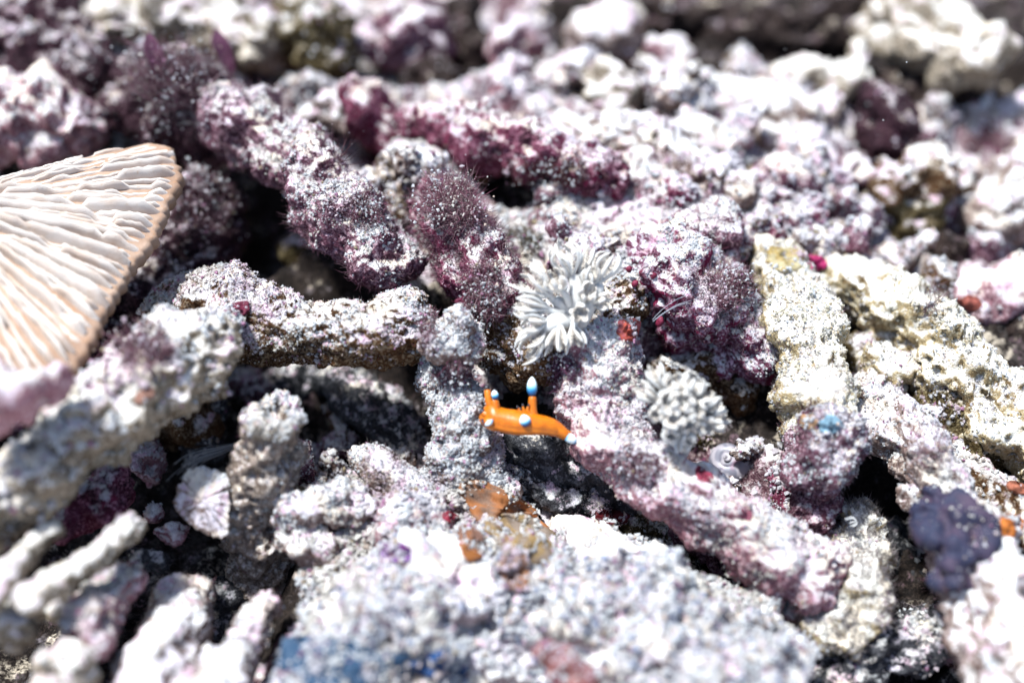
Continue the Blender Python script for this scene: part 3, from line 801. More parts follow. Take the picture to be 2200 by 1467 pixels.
# ------------------------------------------------------------------ background, out of focus
piece(CS, 'coral stub', 'leaning coral stub with purple side and dusty cap in the upper middle', 'maroon',
      [(775, 195, 0.5, 44), (810, 250, 0.1, 50), (860, 320, -0.5, 52)], ds=0.07, grains=120, up=0.1, cap=(0.35, 0.6))
piece(CB, 'coral branch', 'long white ridge with a dark overhang behind the fuzzy tuft', 'maroon',
      [(880, 265, 0.1, 46), (1010, 290, 0.6, 62), (1130, 318, 0.8, 60), (1250, 350, 0.8, 56), (1330, 390, 0.5, 40)], ds=0.065, grains=190, turf=50, up=0.35)
piece(CB, 'coral branch', 'white slope of coral trailing right from the long ridge', 'white',
      [(1200, 285, -0.2, 50), (1350, 310, 0.0, 62), (1480, 370, 0.0, 58), (1580, 430, -0.1, 46)], ds=0.07, grains=90, up=-0.1)
piece(ER, 'coral rock', 'rounded beige rock, blurred, near the top behind the white ridge', 'bare',
      [(1290, 190, -0.3, 66), (1330, 210, -0.4, 60)], ds=0.09, grains=10, up=0.3, pop=0.02)
piece(ER, 'coral rock', 'white blurred boulder resting above the rounded beige rock', 'white',
      [(1260, 90, -0.9, 56), (1340, 95, -0.9, 66)], ds=0.09, grains=20, up=0)
piece(ER, 'coral rock', 'big sunlit tan log-like rock in the upper right corner', 'bare',
      [(1890, 20, -0.9, 70), (1980, 70, -0.5, 84), (2090, 130, -0.4, 84)], ds=0.09, grains=20, up=0.2, mid=0.15)
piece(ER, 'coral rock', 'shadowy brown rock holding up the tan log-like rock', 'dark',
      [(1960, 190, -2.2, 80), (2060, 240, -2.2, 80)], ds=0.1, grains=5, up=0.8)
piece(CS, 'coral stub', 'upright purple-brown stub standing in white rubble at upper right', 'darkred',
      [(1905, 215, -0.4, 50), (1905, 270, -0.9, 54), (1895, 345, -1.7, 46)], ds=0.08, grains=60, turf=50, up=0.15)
piece(ER, 'coral rock', 'dark overhanging rock ledge along the top right', 'dark',  # ledge shade put into its near-black colour
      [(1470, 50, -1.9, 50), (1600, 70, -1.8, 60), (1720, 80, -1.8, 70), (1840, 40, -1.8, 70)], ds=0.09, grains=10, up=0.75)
piece(CF, 'coral lump', 'white pillow-like lump below the dark ledge', 'white',
      [(1730, 260, -0.8, 44), (1790, 225, -0.8, 44)], ds=0.08, grains=20, up=0)
piece(CB, 'coral branch', 'short brown-bellied stick poking from behind the pillow-like lump', 'bare',
      [(1670, 170, -0.9, 28), (1750, 165, -0.7, 34), (1830, 170, -0.7, 34), (1850, 110, -0.6, 22)], ds=0.08, grains=10, up=0.3)
piece(ER, 'coral rock', 'low bright white drift of rubble left of the pillow-like lump', 'white',
      [(1540, 230, -1.2, 66), (1640, 250, -1.1, 74), (1700, 290, -1.2, 60)], ds=0.09, grains=20, up=-0.2)
piece(CF, 'coral lump', 'pink-crowned lump in front of the upright purple-brown stub', 'pink',
      [(1730, 370, -0.9, 50), (1790, 380, -0.8, 52), (1840, 360, -0.9, 36)], ds=0.08, grains=60, up=0.1, mid=0.16)
piece(CF, 'coral lump', 'brown-sided lump with a white cap at far right', 'brown',
      [(1900, 410, -1.1, 52), (1990, 390, -1.0, 54), (2050, 380, -1.0, 40)], ds=0.08, grains=50, up=0.2, mid=0.16)
piece(CF, 'coral lump', 'olive-brown shaded lump below the brown-sided lump', 'olive',
      [(1920, 470, -1.6, 52), (1990, 450, -1.5, 48)], ds=0.09, grains=20, up=0.5)
piece(CF, 'coral lump', 'black-brown lump standing in for a dark hole in white sand at the right', 'dark',
      [(2040, 540, -1.7, 36), (2060, 540, -1.7, 38)], ds=0.09, grains=3, up=0.9)  # dark lump added in place of a shaded hole
piece(ER, 'coral rock', 'smooth white sandy hump at the right edge', 'white',
      [(2100, 480, -1.9, 66), (2200, 430, -1.9, 90), (2260, 330, -2.0, 80)], ds=0.1, grains=10, up=-0.2)
piece(CB, 'coral stick', 'flat salmon-pink coral stick lying behind the cream branch', 'pink',
      [(1520, 412, 0.2, 17), (1570, 400, 0.15, 21), (1625, 385, 0.05, 22)], ds=0.07, grains=20, up=0.2, lump=0.1, mid=0.03)
piece(CF, 'coral lump', 'white humpy lump just above the flat salmon-pink stick', 'white',
      [(1480, 300, -0.2, 52), (1560, 330, -0.3, 50)], ds=0.08, grains=50, up=-0.1)
piece(CF, 'coral lump', 'mauve and white lump right of the yellow-tipped cream branch', 'purple',
      [(1800, 570, -1.3, 34), (1870, 590, -1.4, 38)], ds=0.08, grains=50, up=0.2)
piece(CF, 'coral lump', 'pale rosy slab under the right edge hump', 'pink',
      [(2060, 650, -1.6, 50), (2170, 630, -1.6, 64), (2250, 610, -1.7, 60)], ds=0.09, grains=25, up=0.1)
piece(CF, 'coral lump', 'dark slate lump at the right edge behind the broad cream branch', 'dark',
      [(2150, 690, -2.0, 44), (2220, 720, -2.0, 54)], ds=0.09, grains=5, up=0.6)
piece(CB, 'coral branch', 'slender rose-tinted branch at the right edge beside the broad cream one', 'pink',
      [(2130, 830, -1.2, 30), (2200, 850, -1.2, 40), (2280, 860, -1.2, 40)], ds=0.08, grains=25, up=0.1)
piece(ER, 'coral rock', 'large dusty tan rock along the top left', 'bare',
      [(210, 100, -0.4, 60), (320, 60, -0.3, 86), (450, 50, -0.4, 92), (560, 90, -0.4, 70)], ds=0.08, grains=50, up=0.1, mid=0.18)
piece(ER, 'coral rock', 'brown-spotted white rock right of the large dusty tan one', 'olive',
      [(600, 50, -0.4, 66), (680, 70, -0.3, 70), (730, 120, -0.5, 56)], ds=0.08, grains=70, up=0.15, mid=0.2, pop=0.14, popf=3)
piece(ER, 'coral rock', 'pink and white turfed rock at the left edge above the mushroom coral', 'pink',
      [(-20, 260, 0.3, 90), (80, 240, 0.4, 90), (160, 290, 0.3, 66)], ds=0.08, grains=80, turf=60, tcols=ROSE_T, up=0.15, mid=0.2)
piece(ER, 'coral rock', 'dark purple mottled rock in the upper left corner', 'darkred',
      [(-10, 60, -0.1, 100), (110, 110, 0.1, 90), (190, 150, 0.0, 70)], ds=0.08, grains=60, turf=80, tcols=PURPLE_T, up=0.35, mid=0.2, pop=0.12, popf=3)
piece(ER, 'coral rock', 'dark turfed rock carrying the shaggy purple tuft', 'darkred',
      [(300, 200, 0.2, 76), (390, 230, 0.6, 88), (460, 280, 0.6, 66)], ds=0.07, key='tuftrock', grains=90, turf=120, tcols=PURPLE_T, up=0.25, tmask=-0.4, mid=0.18)
piece(CF, 'coral lump', 'white frosted lump in the top middle left of the dark pit', 'purple',
      [(830, 70, -0.9, 56), (910, 90, -0.9, 60)], ds=0.09, grains=30, up=0.1, mid=0.2)
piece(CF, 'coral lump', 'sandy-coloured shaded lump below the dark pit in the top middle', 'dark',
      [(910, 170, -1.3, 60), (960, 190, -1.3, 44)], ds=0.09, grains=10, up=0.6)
piece(CS, 'coral stub', 'post-like brown stub on the rim of the top middle pit', 'dark',
      [(1000, 10, -0.8, 36), (1005, 80, -1.4, 40), (1010, 150, -2.2, 38)], ds=0.09, grains=15, up=0.3)
piece(CF, 'coral lump', 'lilac-tipped lump between the dark pit and the beige rock', 'pink',
      [(1190, 150, -0.8, 38), (1200, 210, -1.2, 40)], ds=0.08, grains=50, up=0.1, mid=0.2)
piece(CF, 'coral lump', 'white bumpy lump left of the lilac-tipped one', 'pink',
      [(1080, 110, -1.0, 46), (1130, 90, -1.0, 40)], ds=0.09, grains=40, up=0.1, mid=0.2)
piece(CF, 'coral lump', 'orange-flecked lump at the top edge above the white blurred boulder', 'dark',
      [(1400, 20, -1.3, 46), (1450, 50, -1.3, 40)], ds=0.09, grains=15, up=0.2, mid=0.2)
piece(CF, 'coral lump', 'white double lump between the beige rock and the bright drift', 'pink',
      [(1430, 120, -1.2, 46), (1450, 190, -1.2, 46)], ds=0.09, grains=30, up=0.1, mid=0.2)
piece(CB, 'coral branch', 'short pale branch behind the leaning purple-sided stub', 'white',
      [(660, 250, -0.2, 34), (720, 240, -0.1, 38), (770, 260, -0.2, 36)], ds=0.08, grains=40, up=0.1)

# loose chips that nothing tells apart, copied from a few shapes
def chip_mesh(i, style, L, r, curve):
    rr = np.random.default_rng(900 + i)
    q = [[-L / 2, 0, 0, r * 0.8], [0, curve, 0.05, r], [L / 2, 0, 0, r * 0.7]]
    G = rough(tube(q, 0.075, cap=(0.4, 0.5)), r, 0.35, 0.13, 0.07, 0.03, 0, 5.0, off=i * 3.7)
    F = orient(G)
    V = G.reshape(-1, 3)
    me = mesh('coral_chip', V, F, M[style])
    p, n, r2 = face_samples(V, F, 70, 50 + i)
    k = n[:, 2] > -0.1
    gv, gf, gc = grains_mesh(p[k], n[k], r2, (0.02, 0.06))
    return me, mesh('silt_grains', gv, gf, M['grain'], gc, False)
CH = [chip_mesh(0, 'white', 1.1, 0.30, 0.15), chip_mesh(1, 'purple', 1.0, 0.34, 0.1), chip_mesh(2, 'pink', 0.7, 0.30, 0.0),
      chip_mesh(3, 'white', 1.5, 0.22, 0.1), chip_mesh(4, 'brown', 0.9, 0.28, 0.2), chip_mesh(5, 'maroon', 0.7, 0.3, 0.1)]
WHAT = ['white silted coral chip', 'purple-sided coral chip', 'pinkish coral chip', 'slim white coral finger', 'brown-sided coral chip', 'dark red coral chip']
ZONES = [((1380, 1680, 150, 520), 26, 'loose in the bright blurred rubble behind the wine-red rock'),
         ((640, 1300, 60, 420), 34, 'loose in the rubble of the upper middle'),
         ((1750, 2200, 250, 700), 26, 'loose in the blurred rubble at the right'),
         ((0, 620, 0, 340), 20, 'loose among the rocks of the upper left'),
         ((620, 980, 940, 1120), 8, 'lying in the hollow right of the upright stub'),
         ((1560, 1720, 900, 1200), 5, 'lying below the violet-tinged knob')]
rc = np.random.default_rng(31)
MARKS = [(1000, 100, 'the top middle pit'), (1330, 200, 'the rounded beige rock'), (820, 250, 'the leaning purple-sided stub'), (1120, 330, 'the long white ridge'), (1570, 400, 'the salmon-pink stick'),
         (1905, 270, 'the upright purple-brown stub'), (1780, 235, 'the white pillow-like lump'), (2000, 80, 'the tan log-like rock'), (1650, 30, 'the dark top ledge'), (1800, 380, 'the pink-crowned lump'),
         (2060, 540, 'the black-brown hole stand-in'), (1756, 566, 'the hot pink sponge'), (2085, 650, 'the salmon sponge blotch'), (370, 180, 'the shaggy purple tuft'), (330, 60, 'the large dusty tan rock'), (680, 70, 'the brown-spotted rock'),
         (80, 250, 'the pink turfed left rock'), (870, 80, 'the white frosted lump'), (975, 430, 'the rosy fuzzy tuft'), (1220, 560, 'the tall white soft coral'), (1980, 400, 'the brown-sided lump'), (620, 330, 'the purple-flanked ridge'),
         (590, 900, 'the upright pitted stub'), (820, 1010, 'the square-ended white chip'), (1480, 560, 'the wine-red rock'), (1780, 960, 'the violet-tinged knob'), (1560, 970, 'the snail shell'), (1620, 250, 'the bright white drift')]
used = set()
def where(px, py):
    m = min(MARKS, key=lambda q: (q[0] - px) ** 2 + (q[1] - py) ** 2)
    a = math.degrees(math.atan2(m[1] - py, px - m[0])) % 360
    far = math.hypot(px - m[0], py - m[1]) > 130
    w_ = ('right of', 'up and right of', 'straight above', 'up and left of', 'left of', 'down and left of', 'straight below', 'down and right of')[int((a + 22.5) // 45) % 8]
    return ('well ' if far and 'straight' not in w_ else 'far ' if far else '') .replace('far ', 'some way ') + w_ + ' ' + m[2]
ZONES = [((1380, 1680, 150, 520), 22), ((640, 1300, 60, 430), 32), ((1700, 2200, 200, 700), 28), ((0, 640, 0, 360), 18), ((620, 980, 940, 1120), 8), ((1560, 1720, 900, 1200), 5), ((1150, 1650, 430, 560), 12)]
for (x0, x1, y0, y1), cnt in ZONES:
    for _ in range(cnt):
        px, py = rc.uniform(x0, x1), rc.uniform(y0, y1)
        p = P(px, py, -0.8)
        for _k in range(4):
            z = float(ground_z(np.array([p[0]]), np.array([p[1]]))[0])
            p = P(px, py, z + 0.25)
        wh = where(px, py)
        order = rc.permutation(len(CH))
        i = next((int(j) for j in order if (int(j), wh) not in used), None)
        if i is None: continue
        used.add((i, wh))
        o = link('coral_chip', CH[i][0], p, None, f'{WHAT[i]} {wh}', 'coral chip', 'loose coral chips')
        o.rotation_euler = (rc.uniform(-0.5, 0.5), rc.uniform(-0.9, 0.9), rc.uniform(0, 6.28))
        sc_ = rc.uniform(0.7, 1.9) if py < 420 or px > 1720 else rc.uniform(0.5, 1.2)
        o.scale = (sc_, sc_, sc_ * rc.uniform(0.8, 1.1))
        link('silt_grains', CH[i][1], (0, 0, 0), o, kind='stuff')

# ------------------------------------------------------------------ surface finder for what sits on the rubble
bpy.context.view_layer.update()
DG = bpy.context.evaluated_depsgraph_get()
def hit(px, py):
    d = Vector(ray(px, py)).normalized()
    ok, loc, nr, _, ob, _ = S.ray_cast(DG, Vector(CAM), d)
    if ok:
        return np.array(loc), np.array(nr), ob
    return P(px, py, -1), np.array([0, 0, 1.0]), None

# ------------------------------------------------------------------ mushroom coral
def build_mushroom():
    A, B, C = P(390, 335, 2.0), P(115, 815, 2.1), P(-150, 470, 2.5)
    nrm = norm(np.cross(B - C, A - C))
    if nrm[2] < 0: nrm = -nrm
    def onplane(px, py):
        d = ray(px, py)
        return CAM + d * (np.dot(C - CAM, nrm) / np.dot(d, nrm))
    rimpx = [(-40, 425), (0, 412), (60, 388), (130, 360), (200, 336), (270, 316), (335, 306), (372, 312), (390, 338), (388, 378), (362, 430), (335, 490), (300, 548), (262, 612), (225, 672), (195, 728), (160, 785), (112, 822), (40, 840), (-40, 870)]
    rim = np.array([onplane(*q) for q in rimpx])
    ex, ey = norm(A - C), None
    ey = np.cross(nrm, ex)
    ang = np.arctan2((rim - C) @ ey, (rim - C) @ ex)
    rr = np.linalg.norm(rim - C, axis=1)
    o_ = np.argsort(ang)
    ang, rr = ang[o_], rr[o_]
    def Rf(a):
        a = (a + math.pi) % (2 * math.pi) - math.pi
        v = np.interp(a, ang, rr)
        lo, hi = ang[0], ang[-1]
        far = 3.4
        v = np.where(a < lo, rr[0] + (far - rr[0]) * smooth(0, 1.0, lo - a), v)
        v = np.where(a > hi, rr[-1] + (far - rr[-1]) * smooth(0, 1.0, a - hi), v)
        return v
    base = C - nrm * 0.8
    root = empty_thing('mushroom_coral', base, 'half-seen cream mushroom coral disc with radiating ridges at the left edge', 'mushroom coral')
    # body: upper dome, rounded rim, underside
    na = 260
    th = np.linspace(-math.pi, math.pi, na, endpoint=False)
    Rr = Rf(th) * (1 + 0.012 * np.sin(th * 97) + 0.02 * fbm(np.c_[np.cos(th) * 6, np.sin(th) * 6, th * 0], 2))
    rows = []
    def ringrow(f, hgt):
        return C + ((np.cos(th) * Rr * f)[:, None] * ex + (np.sin(th) * Rr * f)[:, None] * ey) + nrm * hgt
    for f in np.linspace(0.02, 0.97, 40):
        rows.append(ringrow(f, 0.36 * (1 - f * f) - 0.05))
    for f, hh in ((0.985, -0.03), (0.997, -0.09), (1.0, -0.18), (0.998, -0.28), (0.985, -0.38), (0.95, -0.46), (0.9, -0.52), (0.75, -0.6), (0.5, -0.7), (0.2, -0.78), (0.02, -0.8)):
        rows.append(ringrow(f, hh))
    G = np.array(rows)
    N = gnormals(G)
    if (N[5] @ nrm).mean() < 0: N = -N
    p = G.reshape(-1, 3)
    G = G + N * (0.015 * fbm(p * 1.6, 3) + 0.02 * popcorn(p * 8)).reshape(*G.shape[:2], 1)
    F = gfaces(len(rows), na)
    k = gnormals(G)[5] @ nrm
    if k.mean() < 0: F = F[:, ::-1]
    t = NT('mushroom_coral_flesh')
    co = t.coords()
    n1, n2 = t.noise(co, 1.1, 3), t.noise(co, 7, 3)
    col = t.mix(t.ss(n1, 0.35, 0.7), (0.28, 0.165, 0.105), (0.42, 0.28, 0.20))
    col = t.mix(t.ss(n2, 0.5, 0.75), col, (0.36, 0.19, 0.10))
    t.bsdf(col, 0.6, 0.35, t.bump(t.noise(co, 34, 3, 0.6), 0.5, 0.03))
    part('disc', G.reshape(-1, 3), F, t.m, root)
    t = NT('mushroom_coral_ridge')
    co = t.coords()
    n1, n2 = t.noise(co, 1.6, 3), t.noise(co, 9, 3)
    col = t.mix(t.ss(n1, 0.4, 0.72), (0.62, 0.53, 0.465), (0.52, 0.39, 0.31))
    col = t.mix(t.ss(n2, 0.58, 0.78), col, (0.55, 0.40, 0.29))
    t.bsdf(col, 0.62, 0.3, t.bump(t.noise(co, 40, 3, 0.6), 0.5, 0.03))
    r = np.random.default_rng(5)
    a = -math.pi
    sgn_ = 1.0 if np.dot(ey, UPV) > 0 else -1.0
    def disc_h(f): return 0.36 * (1 - f * f) - 0.05
    idx = 0
    while a < math.pi - 0.02:
        long_ = idx % 2 == 0
        f0 = (0.06 + 0.14 * r.random()) if long_ else (0.22 + 0.35 * r.random())
        f1 = 0.962 + 0.03 * r.random()
        n = 30
        f = np.linspace(f0, f1, n)
        wob = 0.007 * np.cumsum(r.normal(size=n)) * 0.35
        wob -= np.linspace(0, wob[-1], n)
        aa = a + wob / np.maximum(f, 0.25) * 0.8
        Rv = Rf(aa)
        c = C + ((np.cos(aa) * Rv * f)[:, None] * ex + (np.sin(aa) * Rv * f)[:, None] * ey)
        s = np.linspace(0, 1, n)
        big = float(smooth(0.35, -0.35, a * sgn_))
        hh = ((0.08 if long_ else 0.06) + big * (0.18 if long_ else 0.12)) * (0.7 + 0.6 * r.random())
        env = np.minimum(1, np.minimum(s * 7, (1 - s) * 12 + 0.25))
        gap = 1 - 0.75 * smooth(0.2, 0.55, fbm(np.c_[f * 8.0, np.full(n, a * 9), np.zeros(n)], 2))
        top = hh * env * gap + 0.014 * r.normal(size=n) * env
        wd = (0.046 if long_ else 0.034) * (1 + 0.5 * big) * (0.75 + 0.4 * r.random()) * (0.75 + 0.5 * s) * (0.85 + 0.3 * vnoise(np.c_[f * 9, np.full(n, a * 5), np.zeros(n)]))
        tang = (-np.sin(aa))[:, None] * ex + np.cos(aa)[:, None] * ey
        drop = -0.5 * np.maximum(0, f - 0.95) * 3.0
        b = disc_h(f) - 0.06 + drop
        lean = 0.35 * (r.random() - 0.3)
        rowsv = []
        for off, hgt in ((-1.25, 0.0), (-0.85, 0.62), (-0.35, 0.97), (0.35, 0.97), (0.85, 0.62), (1.25, 0.0)):
            rowsv.append(c + tang * ((off * wd)[:, None] + (lean * top * hgt)[:, None]) + nrm * (b + (top + 0.06) * hgt)[:, None])
        Gs = np.array(rowsv)
        Fs = gfaces(6, n, False)
        part('ridge', Gs.reshape(-1, 3), Fs, t.m, root)
        a += (0.025 + 0.014 * big + 0.012 * r.random()) * (1.0 if abs(a) < 2.1 else 2.5)
        idx += 1
    return root
build_mushroom()

# ------------------------------------------------------------------ pulsing soft corals
def soft_mat():
    t = NT('soft_coral_flesh')
    tc = t.n('ShaderNodeTexCoord')
    n = t.noise(tc.outputs['Object'], 5, 2)
    col = t.mix(t.ss(n, 0.35, 0.75), (0.92, 0.89, 0.84), (0.88, 0.81, 0.72))
    b = t.bsdf(col, 0.45, 0.35)
    tr = t.n('ShaderNodeBsdfTranslucent')
    t.put(tr.inputs[0], (0.88, 0.84, 0.80))
    mx = t.n('ShaderNodeMixShader')
    mx.inputs[0].default_value = 0.35
    t.t.links.new(b.outputs[0], mx.inputs[1])
    t.t.links.new(tr.outputs[0], mx.inputs[2])
    t.t.links.new(mx.outputs[0], t.out.inputs['Surface'])
    return t.m
M['soft'] = soft_mat()
def fringe_mat():
    t = NT('soft_coral_fringe')
    t.bsdf((0.76, 0.66, 0.56), 0.5, 0.3)
    return t.m
M['fringe'] = fringe_mat()

def simple_tube(c, rad, nseg=7):
    """low grid tube along points c with radii, tips closed"""
    c = np.asarray(c)
    t = norm(np.gradient(c, axis=0))
    u = np.cross(t[0], [0.31, 0.77, 0.2])
    u = norm(u)
    U = np.empty_like(c)
    for i in range(len(c)):
        u = norm(u - t[i] * np.dot(u, t[i]))
        U[i] = u
    W = np.cross(t, U)
    th = np.linspace(0, 2 * math.pi, nseg, endpoint=False)
    rad = np.asarray(rad, dtype=float)
    G = c[:, None] + rad[:, None, None] * (np.cos(th)[None, :, None] * U[:, None] + np.sin(th)[None, :, None] * W[:, None])
    return G

def polyp(root, b, d, L, wid, nt, r, closed=0.6, tw=0.05, pin=True, stalk_from=None):
    """a stalked head of feathered tentacles: polyp > tentacle"""
    d = norm(d)
    u = norm(np.cross(d, [0.2, 0.5, 0.9]))
    v = np.cross(d, u)
    s0 = b if stalk_from is None else stalk_from
    k = np.linspace(0, 1, 9)[:, None]
    bend = r.normal(size=3) * 0.05
    c = s0 * (1 - k) + b * k + bend * np.sin(k * math.pi)
    c = np.vstack([c, b + d * 0.05 * wid / 0.2, b + d * 0.09 * wid / 0.2])
    rr = np.r_[np.linspace(0.085, 0.07, 9), 0.10 * wid / 0.2 ** 1, 0.0] * 1.0
    rr[-2] = min(0.11, 0.45 * wid)
    rr[-1] = 0.004
    G = simple_tube(c, rr, 10)
    stalk = part('polyp', G.reshape(-1, 3), orient(G), M['soft'], root)
    ph = r.random() * 6.28
    for i in range(nt):
        a = ph + i * 2 * math.pi / nt + r.normal() * 0.10
        n = 13
        t = np.linspace(0, 1, n)
        Li = L * (0.88 + 0.24 * r.random())
        radial = wid * (0.25 + np.sin(np.clip(t * (1 + closed * 0.75), 0, 1.9) * math.pi / 2) * 0.95)
        radial = np.maximum(radial, 0.02)
        axial = Li * (0.9 + 0.1 * math.sin(a * 3)) * (t ** 0.9) * (1 - 0.10 * closed * t * t)
        side = r.normal() * 0.16 * wid * t * t * 3
        e = math.cos(a) * u + math.sin(a) * v
        e2 = -math.sin(a) * u + math.cos(a) * v
        c = b + d * axial[:, None] + e * radial[:, None] + e2 * side[:, None]
        rad = tw * (0.85 + 0.3 * np.sin(t * math.pi)) * (1 - 0.45 * t)
        rad[-1] = 0.006
        Gt = simple_tube(c, rad, 7)
        te = part('tentacle', Gt.reshape(-1, 3), orient(Gt), M['soft'], stalk, root=root)
        if pin:
            # comb of small side branchlets along both inner edges, part of the same tentacle mesh
            tp = np.repeat(np.linspace(0.14, 0.97, 17), 2)
            sgn = np.tile([1.0, -1.0], 17)
            cc = np.stack([np.interp(tp, t, c[:, j]) for j in range(3)], 1)
            rd = np.interp(tp, t, rad)
            k = len(tp)
            dirn = norm(e2 * sgn[:, None] * 0.9 - e * 0.75 + d * 0.25 + 0.10 * r.normal(size=(k, 3)))
            ln = tw * 2.1 * (0.75 + 0.5 * r.random(k)) * np.sin(np.clip(tp * 1.1, 0, 1) * math.pi) ** 0.4
            s1 = cc + dirn * (rd * 0.6)[:, None]
            s2 = s1 + dirn * (rd * 0.4 + ln)[:, None]
            wv = norm(np.cross(dirn, d + 0.01)) * 0.011
            hv = norm(np.cross(dirn, wv)) * 0.011
            V = np.stack([s1 + wv, s1 - wv * 0.5 + hv, s1 - wv * 0.5 - hv, s2 + wv * 0.6, s2 - wv * 0.3 + hv * 0.6, s2 - wv * 0.3 - hv * 0.6], 1)
            ff = np.array([[0, 1, 4], [0, 4, 3], [1, 2, 5], [1, 5, 4], [2, 0, 3], [2, 3, 5], [3, 4, 5]])
            Fp = ff[None] + (np.arange(k) * 6)[:, None, None]
            pt = part('tentacle_fringe', V.reshape(-1, 3), Fp.reshape(-1, 3), M['fringe'], stalk, kind='stuff', root=root)

def V3(dx, dy, dz):
    """a direction from image-like axes: right, up, towards the viewer"""
    return RGT * dx + UPV * dy - FWD * dz

bx, bn, _ = hit(1235, 690)
Xroot = empty_thing('soft_coral', bx, 'tall white pulsing soft coral with feathered flower-like polyps', 'soft coral')
r = np.random.default_rng(3)
core = bx + V3(0, 0.1, 0.35)
def at(px, py, dref, toward):
    """a point seen at the pixel, at the depth of dref, brought towards the viewer"""
    dep = float(np.dot(dref - CAM, FWD)) - toward
    return CAM + ray(px, py) * dep
# fused white stems
for pts in ([(1232, 720, 0.0), (1225, 680, 0.25), (1205, 655, 0.4), (1190, 640, 0.5)], [(1235, 700, 0.1), (1240, 655, 0.4), (1238, 615, 0.5), (1225, 585, 0.5)],
            [(1240, 700, 0.1), (1262, 660, 0.35), (1280, 630, 0.4), (1292, 605, 0.4)], [(1232, 705, 0.1), (1212, 690, 0.45), (1180, 700, 0.55), (1168, 712, 0.5)]):
    c = np.array([at(a, b, bx, tw_) for a, b, tw_ in pts])
    q = catmull(np.c_[c, [0.19, 0.17, 0.15, 0.10]], 14)
    rad = q[:, 3].copy()
    rad[-1] = 0.01
    G = simple_tube(q[:, :3], rad, 12)
    part('stem', G.reshape(-1, 3), orient(G), M['soft'], Xroot)
HEADS = [  # base px, py, towards viewer, direction (right, up, toward), length, width, tentacles, closed
    (1226, 592, 0.5, (-0.25, 1, 0.2), 0.84, 0.27, 8, 1.0), (1246, 592, 0.4, (0.40, 1, 0.0), 0.80, 0.10, 3, 0.8), (1290, 602, 0.45, (0.35, 1, 0.2), 0.74, 0.24, 8, 1.05),
    (1180, 632, 0.6, (-1, 0.72, 0.3), 0.84, 0.25, 8, 0.9), (1174, 662, 0.6, (-1, 0.15, 0.25), 0.80, 0.23, 8, 0.85),
    (1172, 690, 0.6, (-1, -0.15, 0.4), 0.62, 0.20, 7, 0.7), (1170, 708, 0.5, (-0.75, -0.72, 0.3), 0.86, 0.25, 8, 1.0), (1203, 702, 0.6, (-0.15, -1, 0.35), 0.62, 0.20, 6, 0.2),
    (1232, 700, 0.55, (0.2, -1, 0.3), 0.50, 0.17, 6, 0.4), (1205, 622, 0.65, (-0.5, 0.8, 0.7), 0.58, 0.22, 7, 0.8),
    (1254, 640, 0.6, (0.35, 0.5, 0.9), 0.44, 0.17, 6, 0.7), (1276, 650, 0.5, (0.95, 0.1, 0.5), 0.42, 0.16, 6, 0.6), (1240, 668, 0.65, (0.2, -0.3, 1), 0.36, 0.16, 7, 0.6),
    (1262, 616, 0.5, (0.25, 1, 0.4), 0.52, 0.15, 6, 0.9)]
for px, py, tw_, dv, L, wd, nt, cl in HEADS:
    b = at(px, py, bx, tw_)
    polyp(Xroot, b, V3(*dv), L, wd, nt, r, cl, 0.036, True, core * 0.6 + b * 0.4)

bx2, _, _ = hit(1440, 950)
bx2 = CAM + ray(1462, 920) * (float(np.dot(bx2 - CAM, FWD)) - 0.15)
X2 = empty_thing('soft_coral', bx2, 'smaller compact white soft coral with curled finger-like polyps', 'soft coral')
ctr = at(1462, 890, bx2, 0.35)
q = catmull(np.c_[np.array([at(1450, 965, bx2, -0.6), at(1460, 925, bx2, 0.0), ctr, at(1464, 860, bx2, 0.5)]), [0.30, 0.34, 0.34, 0.18]], 16)
rad = q[:, 3].copy(); rad[-1] = 0.01; rad[-2] *= 0.6
G = simple_tube(q[:, :3], rad, 20)
part('stem', G.reshape(-1, 3), orient(G), M['soft'], X2)
H2 = [(1405, 855, 0.3, (-1, 0.6, 0.3), 0.42, 0.13, 7, 0.6), (1420, 830, 0.35, (-0.5, 1, 0.2), 0.45, 0.13, 7, 0.6), (1448, 838, 0.6, (0, 0.9, 0.6), 0.34, 0.17, 8, 1.15),
      (1480, 838, 0.55, (0.3, 0.9, 0.5), 0.40, 0.19, 8, 1.15), (1500, 860, 0.45, (0.7, 0.6, 0.5), 0.36, 0.15, 7, 1.1), (1520, 880, 0.3, (1, 0.35, 0.2), 0.34, 0.13, 7, 0.6),
      (1525, 905, 0.3, (1, -0.05, 0.3), 0.36, 0.14, 7, 0.5), (1435, 865, 0.7, (-0.3, 0.3, 1), 0.30, 0.16, 8, 1.2), (1462, 865, 0.8, (0, 0.3, 1), 0.30, 0.16, 8, 1.2),
      (1488, 880, 0.7, (0.3, 0.1, 1), 0.30, 0.16, 8, 1.2), (1415, 890, 0.6, (-0.6, 0, 0.9), 0.26, 0.12, 7, 1.2), (1445, 895, 0.8, (-0.1, -0.2, 1), 0.26, 0.14, 8, 1.2),
      (1475, 905, 0.7, (0.2, -0.4, 1), 0.28, 0.13, 7, 1.0), (1505, 910, 0.5, (0.7, -0.4, 0.7), 0.30, 0.13, 7, 0.8), (1440, 925, 0.55, (-0.2, -0.7, 0.8), 0.24, 0.12, 8, 1.2),
      (1478, 932, 0.5, (0.1, -1, 0.5), 0.26, 0.11, 7, 1.0), (1466, 945, 0.3, (0.0, -1, 0.2), 0.30, 0.10, 6, 0.8)]
